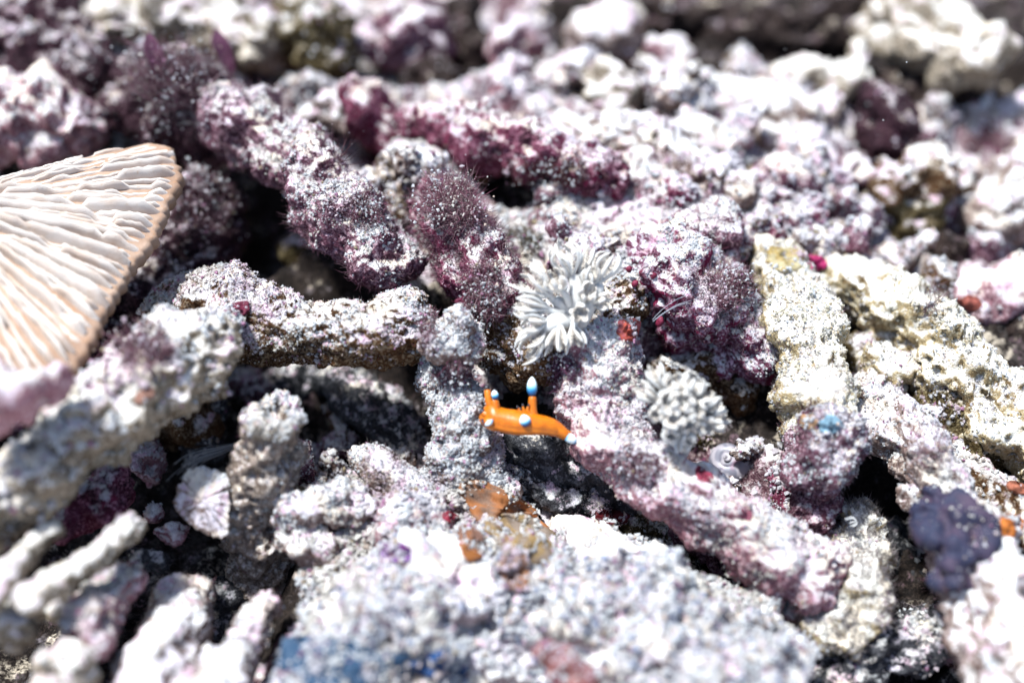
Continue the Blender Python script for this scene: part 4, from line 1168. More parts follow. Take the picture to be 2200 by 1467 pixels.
for px, py, tw_, dv, L, wd, nt, cl in H2:
    px, py = 1464 + (px - 1464) * 0.88, 888 + (py - 888) * 0.88
    b = at(px, py, bx2, tw_)
    polyp(X2, b, V3(*dv), L * 1.25, wd * 1.15, nt, r, cl * 0.95, 0.038, True, ctr * 0.75 + b * 0.25)

# ------------------------------------------------------------------ orange sea slug
def slug():
    hb, _, _ = hit(1130, 935)
    hh, _, _ = hit(1046, 905)
    ht, _, _ = hit(1225, 940)
    dep0 = min(float(np.dot(q - CAM, FWD)) for q in (hb, hh, ht)) - 0.12
    def sp(px, py, tw_=0.0):
        return CAM + ray(px, py) * (dep0 - tw_)
    root = empty_thing('sea_slug', sp(1130, 930), 'small orange sea slug with white and blue tipped horns crawling over the rubble', 'sea slug')
    def bodym(name, c1, c2):
        t = NT(name)
        tc = t.n('ShaderNodeTexCoord')
        n = t.noise(tc.outputs['Object'], 5.0, 4, 0.65)
        t.bsdf(t.mix(t.ss(n, 0.3, 0.7), c1, c2), 0.36, 0.5, t.bump(t.noise(tc.outputs['Object'], 22, 3), 0.35, 0.02), 0.35, (0.12, 0.05, 0.01))
        return t.m
    orange = bodym('orange_slug_skin', (0.64, 0.175, 0.003), (0.48, 0.110, 0.002))
    black = bodym('black_slug_tip', (0.012, 0.012, 0.02), (0.02, 0.02, 0.03))
    # body: sections (centre px, py, half height px, half thickness px, towards viewer)
    sec = [(1030, 900, 5, 5, 0), (1036, 899, 14, 12, 0.02), (1046, 897, 24, 20, 0.04), (1058, 896, 29, 25, 0.06), (1072, 901, 25, 26, 0.08), (1090, 906, 25, 27, 0.09), (1112, 909, 25, 28, 0.1),
           (1136, 912, 22, 28, 0.1), (1160, 913, 20, 25, 0.08), (1182, 917, 18, 20, 0.06), (1200, 923, 15, 14, 0.04), (1214, 930, 10, 10, 0.02), (1226, 936, 8, 8, 0.0), (1233, 941, 3, 3, 0)]
    n = 56
    sa = np.array(sec, dtype=float)
    k = np.arange(len(sa))
    kk = np.linspace(0, len(sa) - 1, n)
    def sm_(col):
        q = np.c_[k * 1.0, sa[:, col], np.zeros(len(k)), sa[:, col]]
        i = np.clip(kk.astype(int), 0, len(sa) - 2)
        u = kk - i
        e = np.r_[2 * sa[0, col] - sa[1, col], sa[:, col], 2 * sa[-1, col] - sa[-2, col]]
        a, b, c, d = e[i], e[i + 1], e[i + 2], e[i + 3]
        return 0.5 * (2 * b + (c - a) * u + (2 * a - 5 * b + 4 * c - d) * u ** 2 + (3 * b - a - 3 * c + d) * u ** 3)
    px, py, hv, tv, tw_ = (sm_(j) for j in range(5))
    hv = hv * np.where(hv > 8, 1.12, 1.0)
    tv = tv * 1.1
    th = np.linspace(0, 2 * math.pi, 36, endpoint=False)
    sc = dep0 / FPX
    rows = []
    slope = np.gradient(py) / np.maximum(np.gradient(px), 1e-3)
    for i in range(n):
        c = sp(px[i], py[i], tw_[i])
        nup = norm(V3(0.35 * np.clip(slope[i], -1, 1), 1, 0))
        ct, st = np.cos(th), np.sin(th)
        flat = np.where(st < 0, 0.92, 1.0)
        foot = 1 + 0.18 * (st < -0.6)
        rows.append(c + nup * ((np.maximum(hv[i], 1) * sc) * st * flat)[:, None] + V3(0, 0, 1) * ((np.maximum(tv[i], 1) * sc) * ct * foot)[:, None])
    G = np.array(rows)
    p = G.reshape(-1, 3)
    G = G + gnormals(G) * (0.008 * fbm(p * 5, 2)).reshape(*G.shape[:2], 1) * (1 if True else 0)
    part('body', G.reshape(-1, 3), orient(G), orange, root)
    def tip_mat(name, axis_top, cuts):
        """white top running to blue and a black ring, along the generated vertical of the bulb"""
        t = NT(name)
        at_ = t.n('ShaderNodeAttribute', attribute_name='Col')
        t.bsdf(at_.outputs['Color'], 0.35, 0.5, None, 0.15, (0.05, 0.06, 0.08))
        return t.m
    tipm = tip_mat('white_blue_slug_tip', 0, 0)
    RAMP = np.array([[0.00, 0.010, 0.015, 0.03], [0.14, 0.006, 0.02, 0.06], [0.28, 0.008, 0.09, 0.26], [0.42, 0.05, 0.28, 0.50], [0.55, 0.35, 0.60, 0.70], [0.70, 0.72, 0.80, 0.80], [1.0, 0.82, 0.86, 0.84]])
    def bulb(name, a, b, rpx, tw0, tw1, parent, bulge=0.6, ramp=RAMP):
        m = 22
        s = np.linspace(0, 1, m)
        pr = np.sin(math.pi * s ** (0.75 + (1 - bulge) * 0.5)) ** 0.62
        pr = np.maximum(pr, 0.02)
        ax, bxx = sp(*a, tw0), sp(*b, tw1)
        c = ax[None] * (1 - s[:, None]) + bxx[None] * s[:, None]
        G = simple_tube(c, pr * rpx * sc, 18)
        g = np.stack([np.interp(s, ramp[:, 0], ramp[:, j]) for j in (1, 2, 3)], 1)
        part(name, G.reshape(-1, 3), orient(G), tipm, parent, np.repeat(g, 18, axis=0), root=root)
    def stalk(name, pts, mat):
        c = np.array([sp(a, b, t_) for a, b, _, t_ in pts])
        q = catmull(np.c_[c, [p_[2] * sc for p_ in pts]], 16)
        rad = q[:, 3].copy()
        rad[-1] *= 0.2
        G = simple_tube(q[:, :3], rad, 14)
        return part(name, G.reshape(-1, 3), orient(G), mat, root)
    # rhinophores at the head
    h1 = stalk('rhinophore', [(1057, 880, 11, 0.1), (1050, 860, 8, 0.1), (1048, 845, 7.5, 0.08), (1047, 836, 6.5, 0.06)], orange)
    bulb('rhinophore_tip', (1047, 841), (1045, 826), 7.0, 0.07, 0.05, h1, ramp=np.array([[0, 0.25, 0.06, 0.005], [0.3, 0.02, 0.012, 0.012], [1, 0.02, 0.02, 0.03]]))
    h2 = stalk('rhinophore', [(1065, 885, 12, 0.14), (1064, 868, 9, 0.15), (1063, 859, 7, 0.15)], orange)
    bulb('rhinophore_tip', (1066, 860), (1061, 838), 7.8, 0.16, 0.15, h2)
    # mouth tentacles
    h3 = stalk('oral_tentacle', [(1052, 893, 10, 0.15), (1042, 889, 8, 0.15), (1035, 884, 5, 0.13)], orange)
    bulb('tentacle_tip', (1042, 889), (1031, 879), 6.5, 0.15, 0.13, h3, ramp=np.array([[0, 0.3, 0.07, 0.005], [0.35, 0.015, 0.012, 0.02], [1, 0.02, 0.02, 0.05]]))
    h4 = stalk('oral_tentacle', [(1058, 905, 10, 0.28), (1047, 906, 8, 0.30), (1040, 908, 5, 0.30)], orange)
    bulb('tentacle_tip', (1037, 909), (1043, 904), 9, 0.26, 0.28, h4, ramp=np.array([[0, 0.015, 0.012, 0.02], [1, 0.02, 0.02, 0.05]]))
    bulb('tentacle_tip', (1042, 914), (1060, 902), 5.5, 0.34, 0.36, h4, ramp=np.array([[0, 0.5, 0.66, 0.76], [0.5, 0.82, 0.86, 0.84], [0.8, 0.3, 0.5, 0.7], [1, 0.02, 0.08, 0.2]]))
    # tall appendage on the back
    h5 = stalk('back_appendage', [(1146, 898, 13, 0.04), (1144, 880, 9.5, 0.05), (1144, 862, 9, 0.05), (1144, 850, 8, 0.05)], orange)
    bulb('appendage_tip', (1143, 856), (1143, 809), 11.2, 0.05, 0.03, h5, 0.55)
    h6 = stalk('back_appendage', [(1130, 898, 10, 0.20), (1128, 900, 10, 0.30), (1128, 903, 8, 0.38)], orange)
    bulb('appendage_tip', (1133, 916), (1123, 891), 12.2, 0.36, 0.42, h6, 0.75)
    # gills between, with black points
    for gx_, gy_, dx in ((1118, 884, -6), (1125, 880, -2), (1133, 880, 3), (1122, 888, -4)):
        g = stalk('gill', [(gx_ + 3, gy_ + 8, 5, 0.12), (gx_, gy_, 3.2, 0.14), (gx_ + dx, gy_ - 9, 1.8, 0.14)], orange)
        bulb('gill_tip', (gx_ + dx * 0.5, gy_ - 5), (gx_ + dx * 1.3, gy_ - 13), 2.6, 0.14, 0.14, g, ramp=np.array([[0, 0.2, 0.05, 0.005], [0.4, 0.015, 0.012, 0.02], [1, 0.02, 0.02, 0.03]]))
    # tail tip
    tl = stalk('tail', [(1192, 920, 16, 0.05), (1206, 928, 14, 0.05), (1217, 936, 10, 0.05), (1224, 940, 6, 0.04)], orange)
    bulb('tail_tip', (1211, 933), (1240, 951), 10.5, 0.07, 0.03, tl, 0.8, ramp=np.array([[0, 0.015, 0.02, 0.04], [0.12, 0.01, 0.08, 0.2], [0.25, 0.15, 0.45, 0.65], [0.38, 0.75, 0.84, 0.86], [0.72, 0.80, 0.86, 0.86], [0.86, 0.1, 0.4, 0.65], [1, 0.01, 0.08, 0.2]]))
slug()

# ------------------------------------------------------------------ open ring on top of the upright stub
def ring_top():
    o, V, F = BODY['stub']
    c = P(592, 893, 0.62)
    n = norm(V3(0.05, 0.9, 0.55))
    u = norm(np.cross(n, [0, 1, 0.2])); v = np.cross(n, u)
    th = np.linspace(0, 2 * math.pi, 72, endpoint=False)
    rr = 0.43 * (1 + 0.10 * np.sin(3 * th + 1) + 0.05 * np.sin(7 * th))
    cc = c + (np.cos(th) * rr)[:, None] * u + (np.sin(th) * rr)[:, None] * v
    ph = np.linspace(0, 2 * math.pi, 20, endpoint=False)
    e = np.cos(th)[:, None] * u + np.sin(th)[:, None] * v
    G = cc[None] + 0.125 * (np.cos(ph)[:, None, None] * e[None] + np.sin(ph)[:, None, None] * n)
    G = np.concatenate([G, G[:1]])
    N = norm(G - cc[None])
    p = G.reshape(-1, 3)
    G = G + N * (0.10 * fbm(p * 3, 3) + 0.09 * popcorn(p * 5)).reshape(*G.shape[:2], 1)
    F2 = gfaces(G.shape[0], G.shape[1])
    a, b, c2 = G.reshape(-1, 3)[F2[:, 0]], G.reshape(-1, 3)[F2[:, 1]], G.reshape(-1, 3)[F2[:, 3]]
    nn = np.cross(b - a, c2 - a)
    if (nn * N.reshape(-1, 3)[F2[:, 0]]).sum() < 0: F2 = F2[:, ::-1]
    part('rim', G.reshape(-1, 3), F2, M['bare'], o)
    p, n_, r = face_samples(G.reshape(-1, 3), F2, 260, 88)
    k = n_[:, 2] > 0.1
    gv, gf, gc = grains_mesh(p[k], n_[k], r, (0.012, 0.045))
    part('silt_grains', gv, gf, M['grain'], o, gc, 'stuff', sm=False)
ring_top()

# ------------------------------------------------------------------ patches of sponge and crust lying on the rubble
def patch(name, cat, label, px, py, rx, ry, ang, col, thick=0.03, seed=0, bumpy=0.06, col2=None, n=34):
    r = np.random.default_rng(4000 + seed)
    rows = []
    last = None
    fr = np.linspace(0.0, 1.0, max(6, n // 3))
    th = np.linspace(0, 2 * math.pi, n, endpoint=False)
    edge = 1 + 0.28 * fbm(np.c_[np.cos(th) * 1.5, np.sin(th) * 1.5, np.full(n, seed * 3.3)], 3)
    ca, sa = math.cos(ang), math.sin(ang)
    h0, n0, ob0 = hit(px, py)
    d0 = float(np.dot(h0 - CAM, FWD))
    G = np.zeros((len(fr), n, 3)); NN = np.zeros((len(fr), n, 3))
    for i, f in enumerate(fr):
        f = max(f, 0.02)
        for j in range(n):
            a, b = math.cos(th[j]) * rx * f * edge[j], math.sin(th[j]) * ry * f * edge[j]
            x, y = px + a * ca - b * sa, py + a * sa + b * ca
            p, nr, ob = hit(x, y)
            dd = float(np.dot(p - CAM, FWD))
            if abs(dd - d0) > 0.9:
                p = CAM + ray(x, y) * (d0 + np.clip(dd - d0, -0.5, 0.5)); nr = n0
            G[i, j] = p; NN[i, j] = nr
    # smooth the draped sheet
    for _ in range(1):
        G[1:-1] = (G[1:-1] * 2 + G[2:] + G[:-2] + np.roll(G[1:-1], 1, 1) + np.roll(G[1:-1], -1, 1)) / 6
    N = norm(NN.mean((0, 1)))
    prof = (1 - fr ** 2.2)
    p = G.reshape(-1, 3)
    hgt = thick * prof[:, None] + (bumpy * (popcorn(p * 5 + seed) + 0.5 * fbm(p * 3, 2))).reshape(len(fr), n) * (prof[:, None] > 0)
    top = G + N * (hgt + 0.012)[..., None]
    top[-1] = G[-1] - N * 0.06
    G = np.concatenate([top, (G[-1] - N * 0.12)[None], (G[-1].mean(0) * 0.98 + G[-1] * 0.02 - N * 0.14)[None]])
    F = gfaces(G.shape[0], n)
    V = G.reshape(-1, 3)
    a, b, c = V[F[:n * 3, 0]], V[F[:n * 3, 1]], V[F[:n * 3, 3]]
    if (np.cross(b - a, c - a) @ N).sum() < 0: F = F[:, ::-1]
    c1 = np.array(col) * (0.62 if seed not in (13, 14) else 1.0)
    c2 = (0.62 if seed not in (13, 14) else 1.0) * np.array(col2 if col2 else [x * 0.6 for x in col])
    m = smooth(-0.25, 0.35, fbm(V * 4.5 + seed, 4, 0.65))[:, None]
    o = thing(name, V, F, M['flesh'], label, cat, cols=c1 * (1 - m) + c2 * m)
    k_ = n * (len(fr) - 1)
    gp_, gn_, gr_ = face_samples(V, F[:k_], 130, 3000 + seed)
    kk_ = gr_.random(len(gp_)) < (1.5 if seed in (13, 14, 22) else 0.9) * smooth(-0.5 if seed in (13, 14, 22) else -0.3, 0.4, fbm(gp_ * 3.0 + seed, 2) - 0.05)
    if kk_.any():
        gv, gf, gc = grains_mesh(gp_[kk_], N[None].repeat(kk_.sum(), 0), gr_, (0.015, 0.055))
        part('silt_grains', gv, gf, M['grain'], o, gc, 'stuff', sm=False)
    return o
patch('sponge', 'sponge', 'upper orange sponge patch on the crest of the granular rock', 1080, 1095, 105, 48, 0.45, (0.48, 0.17, 0.05), seed=1, col2=(0.30, 0.17, 0.11))
patch('sponge', 'sponge', 'tawny yellow sponge patch below the upper orange one on the granular rock', 1110, 1150, 84, 50, 0.4, (0.42, 0.27, 0.11), seed=2, col2=(0.36, 0.27, 0.21))
patch('sponge', 'sponge', 'burnt orange sponge sliver left of the tawny patch', 1015, 1165, 40, 34, 1.2, (0.38, 0.13, 0.03), seed=3, col2=(0.27, 0.14, 0.10))
patch('sponge', 'sponge', 'lowest orange and grey sponge tongue hanging down the granular rock', 1105, 1215, 36, 56, -0.2, (0.38, 0.17, 0.08), seed=4, col2=(0.36, 0.28, 0.28))
patch('sponge', 'sponge', 'red sponge dot left of the orange patches on the granular rock', 968, 1112, 20, 14, 0.2, (0.40, 0.03, 0.06), seed=5)
patch('sponge', 'sponge', 'flat coral-red sponge just right of the tall soft coral', 1348, 706, 27, 30, 0.3, (0.58, 0.10, 0.06), seed=6, col2=(0.42, 0.10, 0.11))
patch('sponge', 'sponge', 'upper crimson patch on the pinkish white branch', 1512, 1022, 24, 13, 0.6, (0.42, 0.05, 0.10), seed=7)
patch('sponge', 'sponge', 'lower rose patch on the pinkish white branch', 1595, 1100, 26, 12, 0.7, (0.45, 0.12, 0.18), seed=8)
patch('sponge', 'sponge', 'vivid magenta sponge at the back edge of the granular rock', 1592, 1258, 34, 16, 0.1, (0.36, 0.012, 0.13), seed=9, thick=0.12)
patch('sponge', 'sponge', 'shiny dark red sponge in the hollow above the granular rock', 1310, 1112, 44, 20, 0.1, (0.16, 0.01, 0.016), seed=10)
patch('sponge', 'sponge', 'bright orange sponge patch near the right edge', 2170, 1125, 30, 26, 0.4, (0.75, 0.22, 0.03), seed=11, thick=0.08)
patch('sponge', 'sponge', 'faint orange smear higher up the right edge', 2185, 1048, 30, 12, 0.3, (0.55, 0.18, 0.10), seed=12)
patch('sponge', 'sponge', 'blurred cobalt blue sponge at the bottom left of the granular rock', 720, 1425, 150, 66, 0.05, (0.022, 0.055, 0.105), seed=13, thick=0.1, bumpy=0.08, col2=(0.06, 0.10, 0.16))
patch('sponge', 'sponge', 'small blue sponge blotch right of the cobalt one', 950, 1430, 70, 36, 0.0, (0.012, 0.05, 0.15), seed=14)
patch('sponge', 'sponge', 'hot pink sponge beside the yellow tip of the cream branch', 1756, 566, 24, 18, 0.3, (0.55, 0.03, 0.16), seed=15, thick=0.1)
patch('sponge', 'sponge', 'yellow sponge crowning the tip of the cream branch', 1685, 560, 50, 30, 0.1, (0.52, 0.36, 0.12), seed=16, thick=0.06, col2=(0.62, 0.52, 0.30))
patch('sponge', 'sponge', 'pale blue spot on the cream branch above the violet-tinged knob', 1785, 912, 26, 22, 0.1, (0.34, 0.56, 0.70), seed=17)
patch('sponge', 'sponge', 'orange-tan spot on the cream branch left of the pale blue one', 1738, 908, 22, 18, 0.4, (0.60, 0.34, 0.18), seed=18)
patch('sponge', 'sponge', 'wine-coloured crust on the left of the brown-bellied branch', 505, 668, 42, 18, -0.2, (0.32, 0.04, 0.09), seed=19)
patch('sponge', 'sponge', 'salmon sponge blotch on the blurred rose slab at the right', 2085, 650, 28, 18, 0.1, (0.52, 0.14, 0.10), seed=20)
patch('sponge', 'sponge', 'reddish patch on the side of the big pale knobbly branch', 310, 850, 26, 16, -0.5, (0.55, 0.28, 0.20), seed=21)
patch('sponge', 'sponge', 'violet stain of sponge on the lilac lump of the granular rock', 850, 1185, 40, 22, 0.3, (0.34, 0.16, 0.42), seed=22, col2=(0.20, 0.05, 0.20))

def cluster(name, cat, label, balls, mat, ds=0.06, cols=None):
    """several fused lobes: first lobe carries the thing, the others are its parts"""
    root = None
    for px, py, tw_, rp in balls:
        if root is None:
            h0, n0, _ = hit(px, py)
            dep = float(np.dot(h0 - CAM, FWD))
            root = empty_thing(name, h0, label, cat)
        p = CAM + ray(px, py) * (dep - tw_)
        rr = R(rp, p)
        G = tube([[*p + np.array([-0.1 * rr, 0, -0.2 * rr]), rr], [*p + np.array([0.1 * rr, 0, 0.1 * rr]), rr]], ds, cap=(1, 1))
        G = rough(G, rr, 0.14, 0.02, 0.01, 0.0)
        part('lobe', G.reshape(-1, 3), orient(G), mat, root)
    return root
def lobe_mat(name, a, b, rough_=0.5):
    t = NT(name)
    co = t.coords()
    n = t.noise(co, 2.2, 4, 0.6)
    t.bsdf(t.mix(t.ss(n, 0.35, 0.68), a, b), rough_, 0.35, t.bump(t.noise(co, 20, 3), 0.35, 0.03))
    return t.m
vio = lobe_mat('violet_sponge', (0.018, 0.020, 0.045), (0.050, 0.030, 0.052), 0.75)
M['vio'] = vio
piece('sponge', 'sponge', 'slate-violet lobed sponge draped over the long white branch at lower right', 'vio',
      [(2015, 1085, -0.75, 44), (2045, 1130, -0.6, 66), (2060, 1190, -0.6, 62), (2045, 1250, -0.8, 46)], ds=0.05, lump=0.25, mid=0.14, pop=0.26, popf=1.7, fine=0.03, knob=0.8, grains=60, up=0.35)
M['sal'] = lobe_mat('salmon_sponge', (0.26, 0.10, 0.08), (0.17, 0.06, 0.07))
piece('sponge', 'sponge', 'blurred salmon-pink lumpy sponge on the front of the granular rock', 'sal',
      [(1195, 1405, -0.55, 34), (1225, 1430, -0.5, 40), (1290, 1450, -0.55, 30)], ds=0.05, lump=0.3, mid=0.12, pop=0.16, popf=2.2, knob=0.8, grains=120, gsize=(0.02, 0.06), up=0.1)
wine = lobe_mat('wine_bead', (0.17, 0.012, 0.036), (0.10, 0.008, 0.026), 0.6)
cluster('sponge', 'sponge', 'dark wine-red beads on the wine-red rock beside the soft coral',
        [(1402, 592, 0.0, 9), (1380, 585, 0.0, 6), (1352, 577, 0.0, 7), (1418, 690, 0.0, 12), (1365, 610, 0.0, 6), (1435, 632, 0.0, 6)], wine, 0.03)

# ------------------------------------------------------------------ algae tufts, shells, wisps
def tuft(label, px, py, rpx, n, length, cols, seed, rad=0.010, drift=(0, 0, 0.5), curl=0.35, cat='algae', rpy=None):
    r = np.random.default_rng(7000 + seed)
    P_, N_ = [], []
    for _ in range(max(12, n // 14)):
        a, q = r.random() * 6.28, math.sqrt(r.random())
        p, nr, ob = hit(px + math.cos(a) * q * rpx, py + math.sin(a) * q * (rpy or rpx * 0.7))
        P_.append(p); N_.append(nr)
    P_, N_ = np.array(P_), np.array(N_)
    dd = (P_ - CAM) @ FWD
    k_ = np.abs(dd - np.median(dd)) < 0.7
    P_, N_ = P_[k_], N_[k_]
    i = r.integers(0, len(P_), n)
    p = P_[i] + 0.05 * r.normal(size=(n, 3))
    clump = norm(N_[i] + 0.45 * np.stack([fbm(p * 2.0 + q_, 2) for q_ in (3, 33, 63)], 1) + 0.25 * r.normal(size=(n, 3)))
    V, F, C = filaments_mesh(p, clump, r, length, rad * 0.8, cols, drift, curl + 0.25)
    o = thing('algae_tuft', V, F, M['turf'], label, cat, cols=C)
    j = r.integers(0, len(V) // 7, n // 2)
    gp_ = V[j * 7 + np.where(r.random(len(j)) < 0.5, 3, 6)]
    gv, gf, gc = grains_mesh(gp_, np.tile([0, 0, 1.0], (len(gp_), 1)), r, (0.012, 0.038))
    part('silt_grains', gv, gf, M['grain'], o, gc, 'stuff', sm=False)
    return o
tuft('rosy fuzzy algae tuft on the fuzzy maroon branch top', 975, 440, 75, 1900, (0.25, 0.95), ROSE_T, 1)
tuft('shaggy dark purple algae tuft above the mushroom coral', 370, 180, 90, 1800, (0.4, 1.5), PURPLE_T, 2, 0.014, rpy=50)
tuft('reddish algae sprig on the purple-flanked ridge', 790, 460, 40, 500, (0.15, 0.55), ROSE_T, 3)
tuft('dense purple algae curtain on the lower fuzzy maroon branch', 1040, 630, 46, 1600, (0.15, 0.5), ROSE_T, 4, rpy=60)
tuft('purple algae hanging below the white dusty knob', 975, 800, 40, 900, (0.15, 0.5), ROSE_T, 5, drift=(0, -0.4, -0.4))
tuft('violet algae strands where the brown-bellied branch meets the knob', 920, 700, 18, 500, (0.1, 0.4), ROSE_T, 6, rpy=45)
tuft('pink algae strands hanging beside the slug on the pinkish branch', 1205, 800, 26, 500, (0.15, 0.55), ((0.45, 0.16, 0.30), (0.5, 0.25, 0.36)), 7, rpy=36)
tuft('olive-green algae sprig under the smaller soft coral', 1500, 945, 26, 420, (0.12, 0.4), OLIVE_T, 8)
tuft('thin purple algae hairs on the lower long white branch', 2020, 960, 60, 90, (0.4, 1.3), ROSE_T, 9, 0.010, curl=0.9)
tuft('branching lilac algae hairs behind the broad cream branch', 2000, 650, 40, 60, (0.4, 1.0), PURPLE_T, 10, 0.011, curl=0.7)
tuft('brown and gold algae fuzz on the rock behind the tall soft coral', 1120, 520, 45, 900, (0.12, 0.4), OLIVE_T + BROWN_T, 11)
tuft('brown shaggy turf on the front of the long white ridge', 1190, 370, 110, 900, (0.15, 0.5), ((0.22, 0.07, 0.08), (0.3, 0.12, 0.12), (0.12, 0.04, 0.05)), 12, rpy=26)
tuft('mauve algae haze on the right shoulder of the wine-red rock', 1560, 620, 46, 1000, (0.15, 0.6), ROSE_T, 13, rpy=60)
tuft('rose algae fringe along the shaded edge of the pinkish branch', 1370, 1000, 60, 900, (0.1, 0.4), ROSE_T, 14, rpy=26, drift=(0, -0.3, -0.1))
tuft('magenta algae filaments in the shadow below the mushroom coral', 300, 740, 80, 700, (0.2, 0.7), ROSE_T, 15, 0.012)
tuft('plum algae fluff at the left edge of the dark hollow', 440, 430, 60, 1200, (0.15, 0.6), PURPLE_T, 16, rpy=80)

for lb, px, py, n_, ln_, sd_ in (('dark branched algae hair standing on the purple-flanked ridge end', 770, 440, 14, (0.5, 1.0), 31), ('wiry brown algae hairs above the rosy fuzzy tuft', 1010, 415, 16, (0.4, 0.9), 32),
                                 ('wiry algae hairs at the upper edge of the purple-flanked ridge', 725, 345, 14, (0.5, 1.0), 33), ('dark algae sprig at the left side of the tall white soft coral', 1105, 655, 10, (0.3, 0.6), 34),
                                 ('fine hairs on the lower end of the cream branch', 1740, 880, 22, (0.3, 0.8), 35), ('mauve hairs over the wine-red rock edge', 1590, 640, 30, (0.4, 1.0), 36)):
    tuft(lb, px, py, 10, n_, ln_, ((0.10, 0.03, 0.05), (0.16, 0.06, 0.07)), sd_, 0.014, (0, 0, 0.9), 0.2)

def blade(label, px, py, hpx, wpx, lean, col, seed):
    """soft red seaweed blade: a curved tapering sheet with thickness"""
    h0, n0, _ = hit(px, py)
    dep = float(np.dot(h0 - CAM, FWD)) - 0.05
    sc = dep / FPX
    n, m = 18, 9
    s = np.linspace(0, 1, n)
    rows = []
    for off in (0.012, -0.012):
        for i in range(n):
            wv = wpx * sc * (math.sin(math.pi * (0.12 + 0.86 * s[i])) ** 0.8) * (1 + 0.1 * math.sin(9 * s[i] + seed))
            c = CAM + ray(px, py) * dep + V3(lean * s[i] ** 1.4 * hpx * sc, hpx * sc * s[i], 0.25 * math.sin(2 * s[i]))
            x = np.linspace(-1, 1, m) if off > 0 else np.linspace(1, -1, m)
            rows.append(c + RGT * (x * wv)[:, None] + (-FWD) * (off + 0.12 * (x ** 2) * wv / (wpx * sc) * 1.2)[:, None] + UPV * (0.05 * np.abs(x))[:, None])
    G = np.concatenate([np.array(rows[:n]), np.array(rows[n:])], 1)
    V = G.reshape(-1, 3)
    cc = np.array(col) * (0.8 + 0.4 * smooth(-0.5, 0.5, fbm(V * 3, 2)))[:, None]
    thing('seaweed_blade', V, orient(G), M['turf'], label, 'seaweed', cols=cc)
blade('curled purple seaweed blade rising out of the shaggy dark tuft', 352, 185, 105, 20, -0.25, (0.17, 0.06, 0.11), 1)
blade('rosy seaweed blade, taller of two right of the shaggy tuft', 495, 160, 90, 20, -0.3, (0.17, 0.06, 0.11), 2)
blade('rosy seaweed blade, shorter of two right of the shaggy tuft', 540, 180, 62, 15, 0.15, (0.17, 0.06, 0.11), 3)

def snail():
    h0, n0, _ = hit(1560, 985)
    dep = float(np.dot(h0 - CAM, FWD)) - 0.3
    c0 = CAM + ray(1562, 985) * dep
    ax = norm(V3(-0.35, 0.25, 0.9))
    u = norm(V3(1, 0.2, 0)); u = norm(u - ax * np.dot(u, ax)); v = np.cross(ax, u)
    root = empty_thing('snail_shell', c0, 'round lilac-grey snail shell half buried below the smaller soft coral', 'shell')
    n = 150
    t = np.linspace(0, 1, n)
    a = t * 2 * math.pi * 2.6 + 2.0
    grow = 0.10 + 0.90 * t ** 1.7
    cr = 0.30 * grow
    c = c0 + ((np.cos(a) * cr)[:, None] * u + (np.sin(a) * cr)[:, None] * v) - ax * (0.42 * (t - 0.3))[:, None] * 0.9
    rad = 0.30 * grow
    rad[0] = 0.01
    G = simple_tube(c, rad, 22)
    t_ = NT('lilac_shell')
    co = t_.coords()
    w1 = t_.noise(co, 2.4, 3, 0.5, 1.2)
    col = t_.mix(t_.ss(w1, 0.4, 0.6), (0.16, 0.15, 0.18), (0.34, 0.30, 0.32))
    col = t_.mix(t_.ss(t_.noise(co, 1.3, 2), 0.58, 0.68), col, (0.40, 0.14, 0.22))
    t_.bsdf(col, 0.35, 0.4, t_.bump(t_.noise(co, 16, 2), 0.2, 0.02))
    part('whorl', G.reshape(-1, 3), orient(G), t_.m, root)
    q = catmull(np.c_[np.array([c[-1], c[-1] + norm(c[-1] - c[-6]) * 0.02]), [0.285, 0.27]], 4)
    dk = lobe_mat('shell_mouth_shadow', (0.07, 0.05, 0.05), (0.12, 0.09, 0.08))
    G = tube(q, 0.06, cap=(0.1, 0.1))
    part('aperture', G.reshape(-1, 3), orient(G), dk, root)
snail()

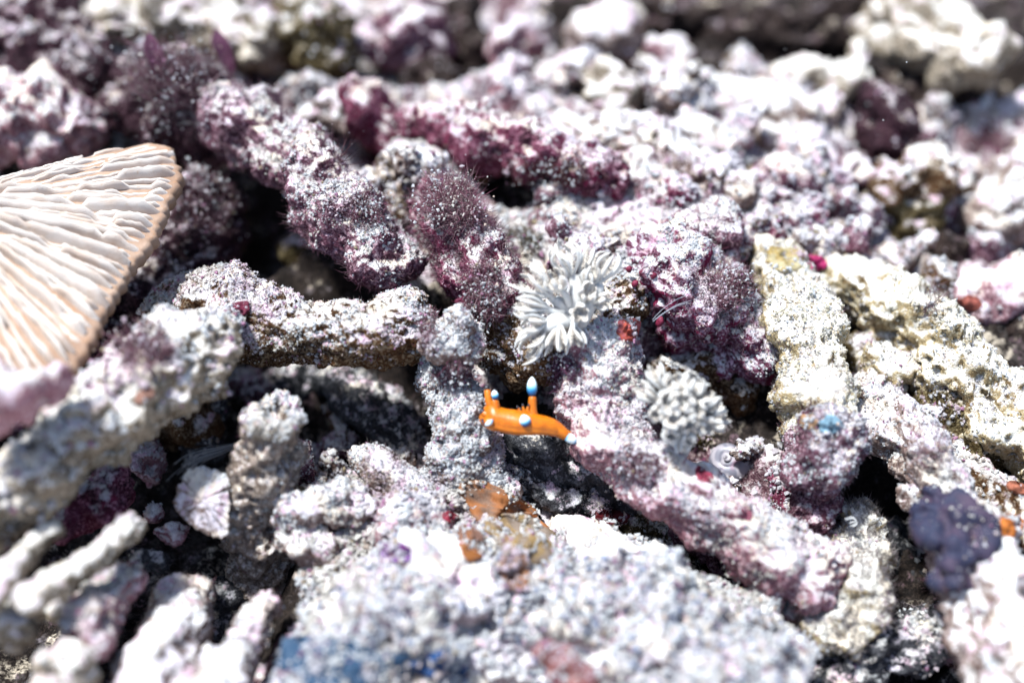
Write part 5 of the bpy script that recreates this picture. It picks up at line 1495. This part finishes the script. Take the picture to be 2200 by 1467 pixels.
def shell_plate():
    """pale leaf-shaped shell fragment standing left of the stub"""
    out = [(372, 1085), (385, 1040), (402, 1005), (440, 1000), (488, 1018), (494, 1040), (492, 1150), (470, 1156), (440, 1145), (400, 1120)]
    z = -2.5
    pts = np.array([P(x, y, -0.6 - 0.35 * (y - 1080) / 80.0) for x, y in out])
    c = pts.mean(0)
    n = norm(np.cross(pts[3] - c, pts[0] - c))
    if n[2] < 0: n = -n
    m = 90
    pp = np.vstack([pts, pts[:1]])
    d = np.r_[0, np.cumsum(np.linalg.norm(np.diff(pp, axis=0), axis=1))]
    s = np.linspace(0, d[-1], m, endpoint=False)
    ring = np.stack([np.interp(s, d, pp[:, j]) for j in range(3)], 1)
    for _ in range(3): ring = (ring * 2 + np.roll(ring, 1, 0) + np.roll(ring, -1, 0)) / 4
    ring += 0.02 * np.random.default_rng(1).normal(size=ring.shape)
    rows = [c + (ring - c) * f + n * (0.16 * (1 - f * f)) for f in np.linspace(0.02, 1, 26)]
    rows += [c + (ring - c) * 0.99 - n * 0.09, c + (ring - c) * 0.02 - n * 0.1]
    G = np.array(rows)
    p = G.reshape(-1, 3)
    G = G + n * (0.05 * fbm(p * 2.4, 3) + 0.02 * popcorn(p * 7)).reshape(*G.shape[:2], 1)
    V = G.reshape(-1, 3)
    F = gfaces(len(rows), m)
    a, b, c2 = V[F[:200, 0]], V[F[:200, 1]], V[F[:200, 3]]
    if (np.cross(b - a, c2 - a) @ n).sum() < 0: F = F[:, ::-1]
    o = thing('shell_fragment', V, F, M['white'], 'flat white shell plate lodged left of the upright pitted stub', 'shell fragment')
    crust(o, V, F, grains=120, gsize=(0.008, 0.022), up=0.2)
shell_plate()

def wisp(label, pts, seed, col=(0.62, 0.60, 0.58), n=26, spread=0.10, rad=0.006):
    r = np.random.default_rng(seed)
    q = np.array([at(px, py, P(px, py, z), 0) for px, py, z in pts])
    Vs, Fs, k = [], [], 0
    for i in range(n):
        o = spread * r.normal(size=3)
        cc = catmull(np.c_[q + o * (0.3 + np.linspace(0, 1, len(q)))[:, None], np.full(len(q), rad)], 18)
        G = simple_tube(cc[:, :3], np.full(len(cc), rad * (0.5 + r.random())), 4)
        Vs.append(G.reshape(-1, 3)); Fs.append(gfaces(len(cc), 4) + k); k += len(cc) * 4
    V = np.vstack(Vs)
    thing('mucus_strand', V, np.vstack(Fs), M['turf'], label, 'mucus strand', cols=np.tile(np.array(col), (len(V), 1)))
wisp('silky grey mucus strand stretched from the upright stub to the shell plate', [(505, 958, -0.9), (470, 970, -0.7), (425, 985, -0.5), (400, 1010, -0.3)], 1)
wisp('pale mucus strands forked on the wine-red rock', [(1403, 690, 0.9), (1425, 672, 0.9), (1455, 655, 0.9), (1480, 648, 0.85)], 2, (0.6, 0.6, 0.66), 7, 0.05, 0.004)
wisp('thin white curled worm tube on the hairy stub', [(1815, 1115, -1.4), (1832, 1112, -1.35), (1838, 1122, -1.4), (1828, 1128, -1.45)], 3, (0.75, 0.74, 0.72), 3, 0.012, 0.016)

rp = np.random.default_rng(77)
sp_ = np.array([CAM + ray(rp.uniform(0, 2200), rp.uniform(0, 1000)) * rp.uniform(21, 27) for _ in range(70)])
sv, sf, sc_ = grains_mesh(sp_, np.tile([0, 0, 1.0], (70, 1)), rp, (0.008, 0.022), [], 0.0)
link('drifting_specks', mesh('drifting_specks', sv, sf, M['grain'], sc_, False), (0, 0, 0), None, 'tiny pale specks drifting in the water over the rubble', None, None, 'stuff')

for o in bpy.data.objects:
    if '_b' in o: del o['_b']
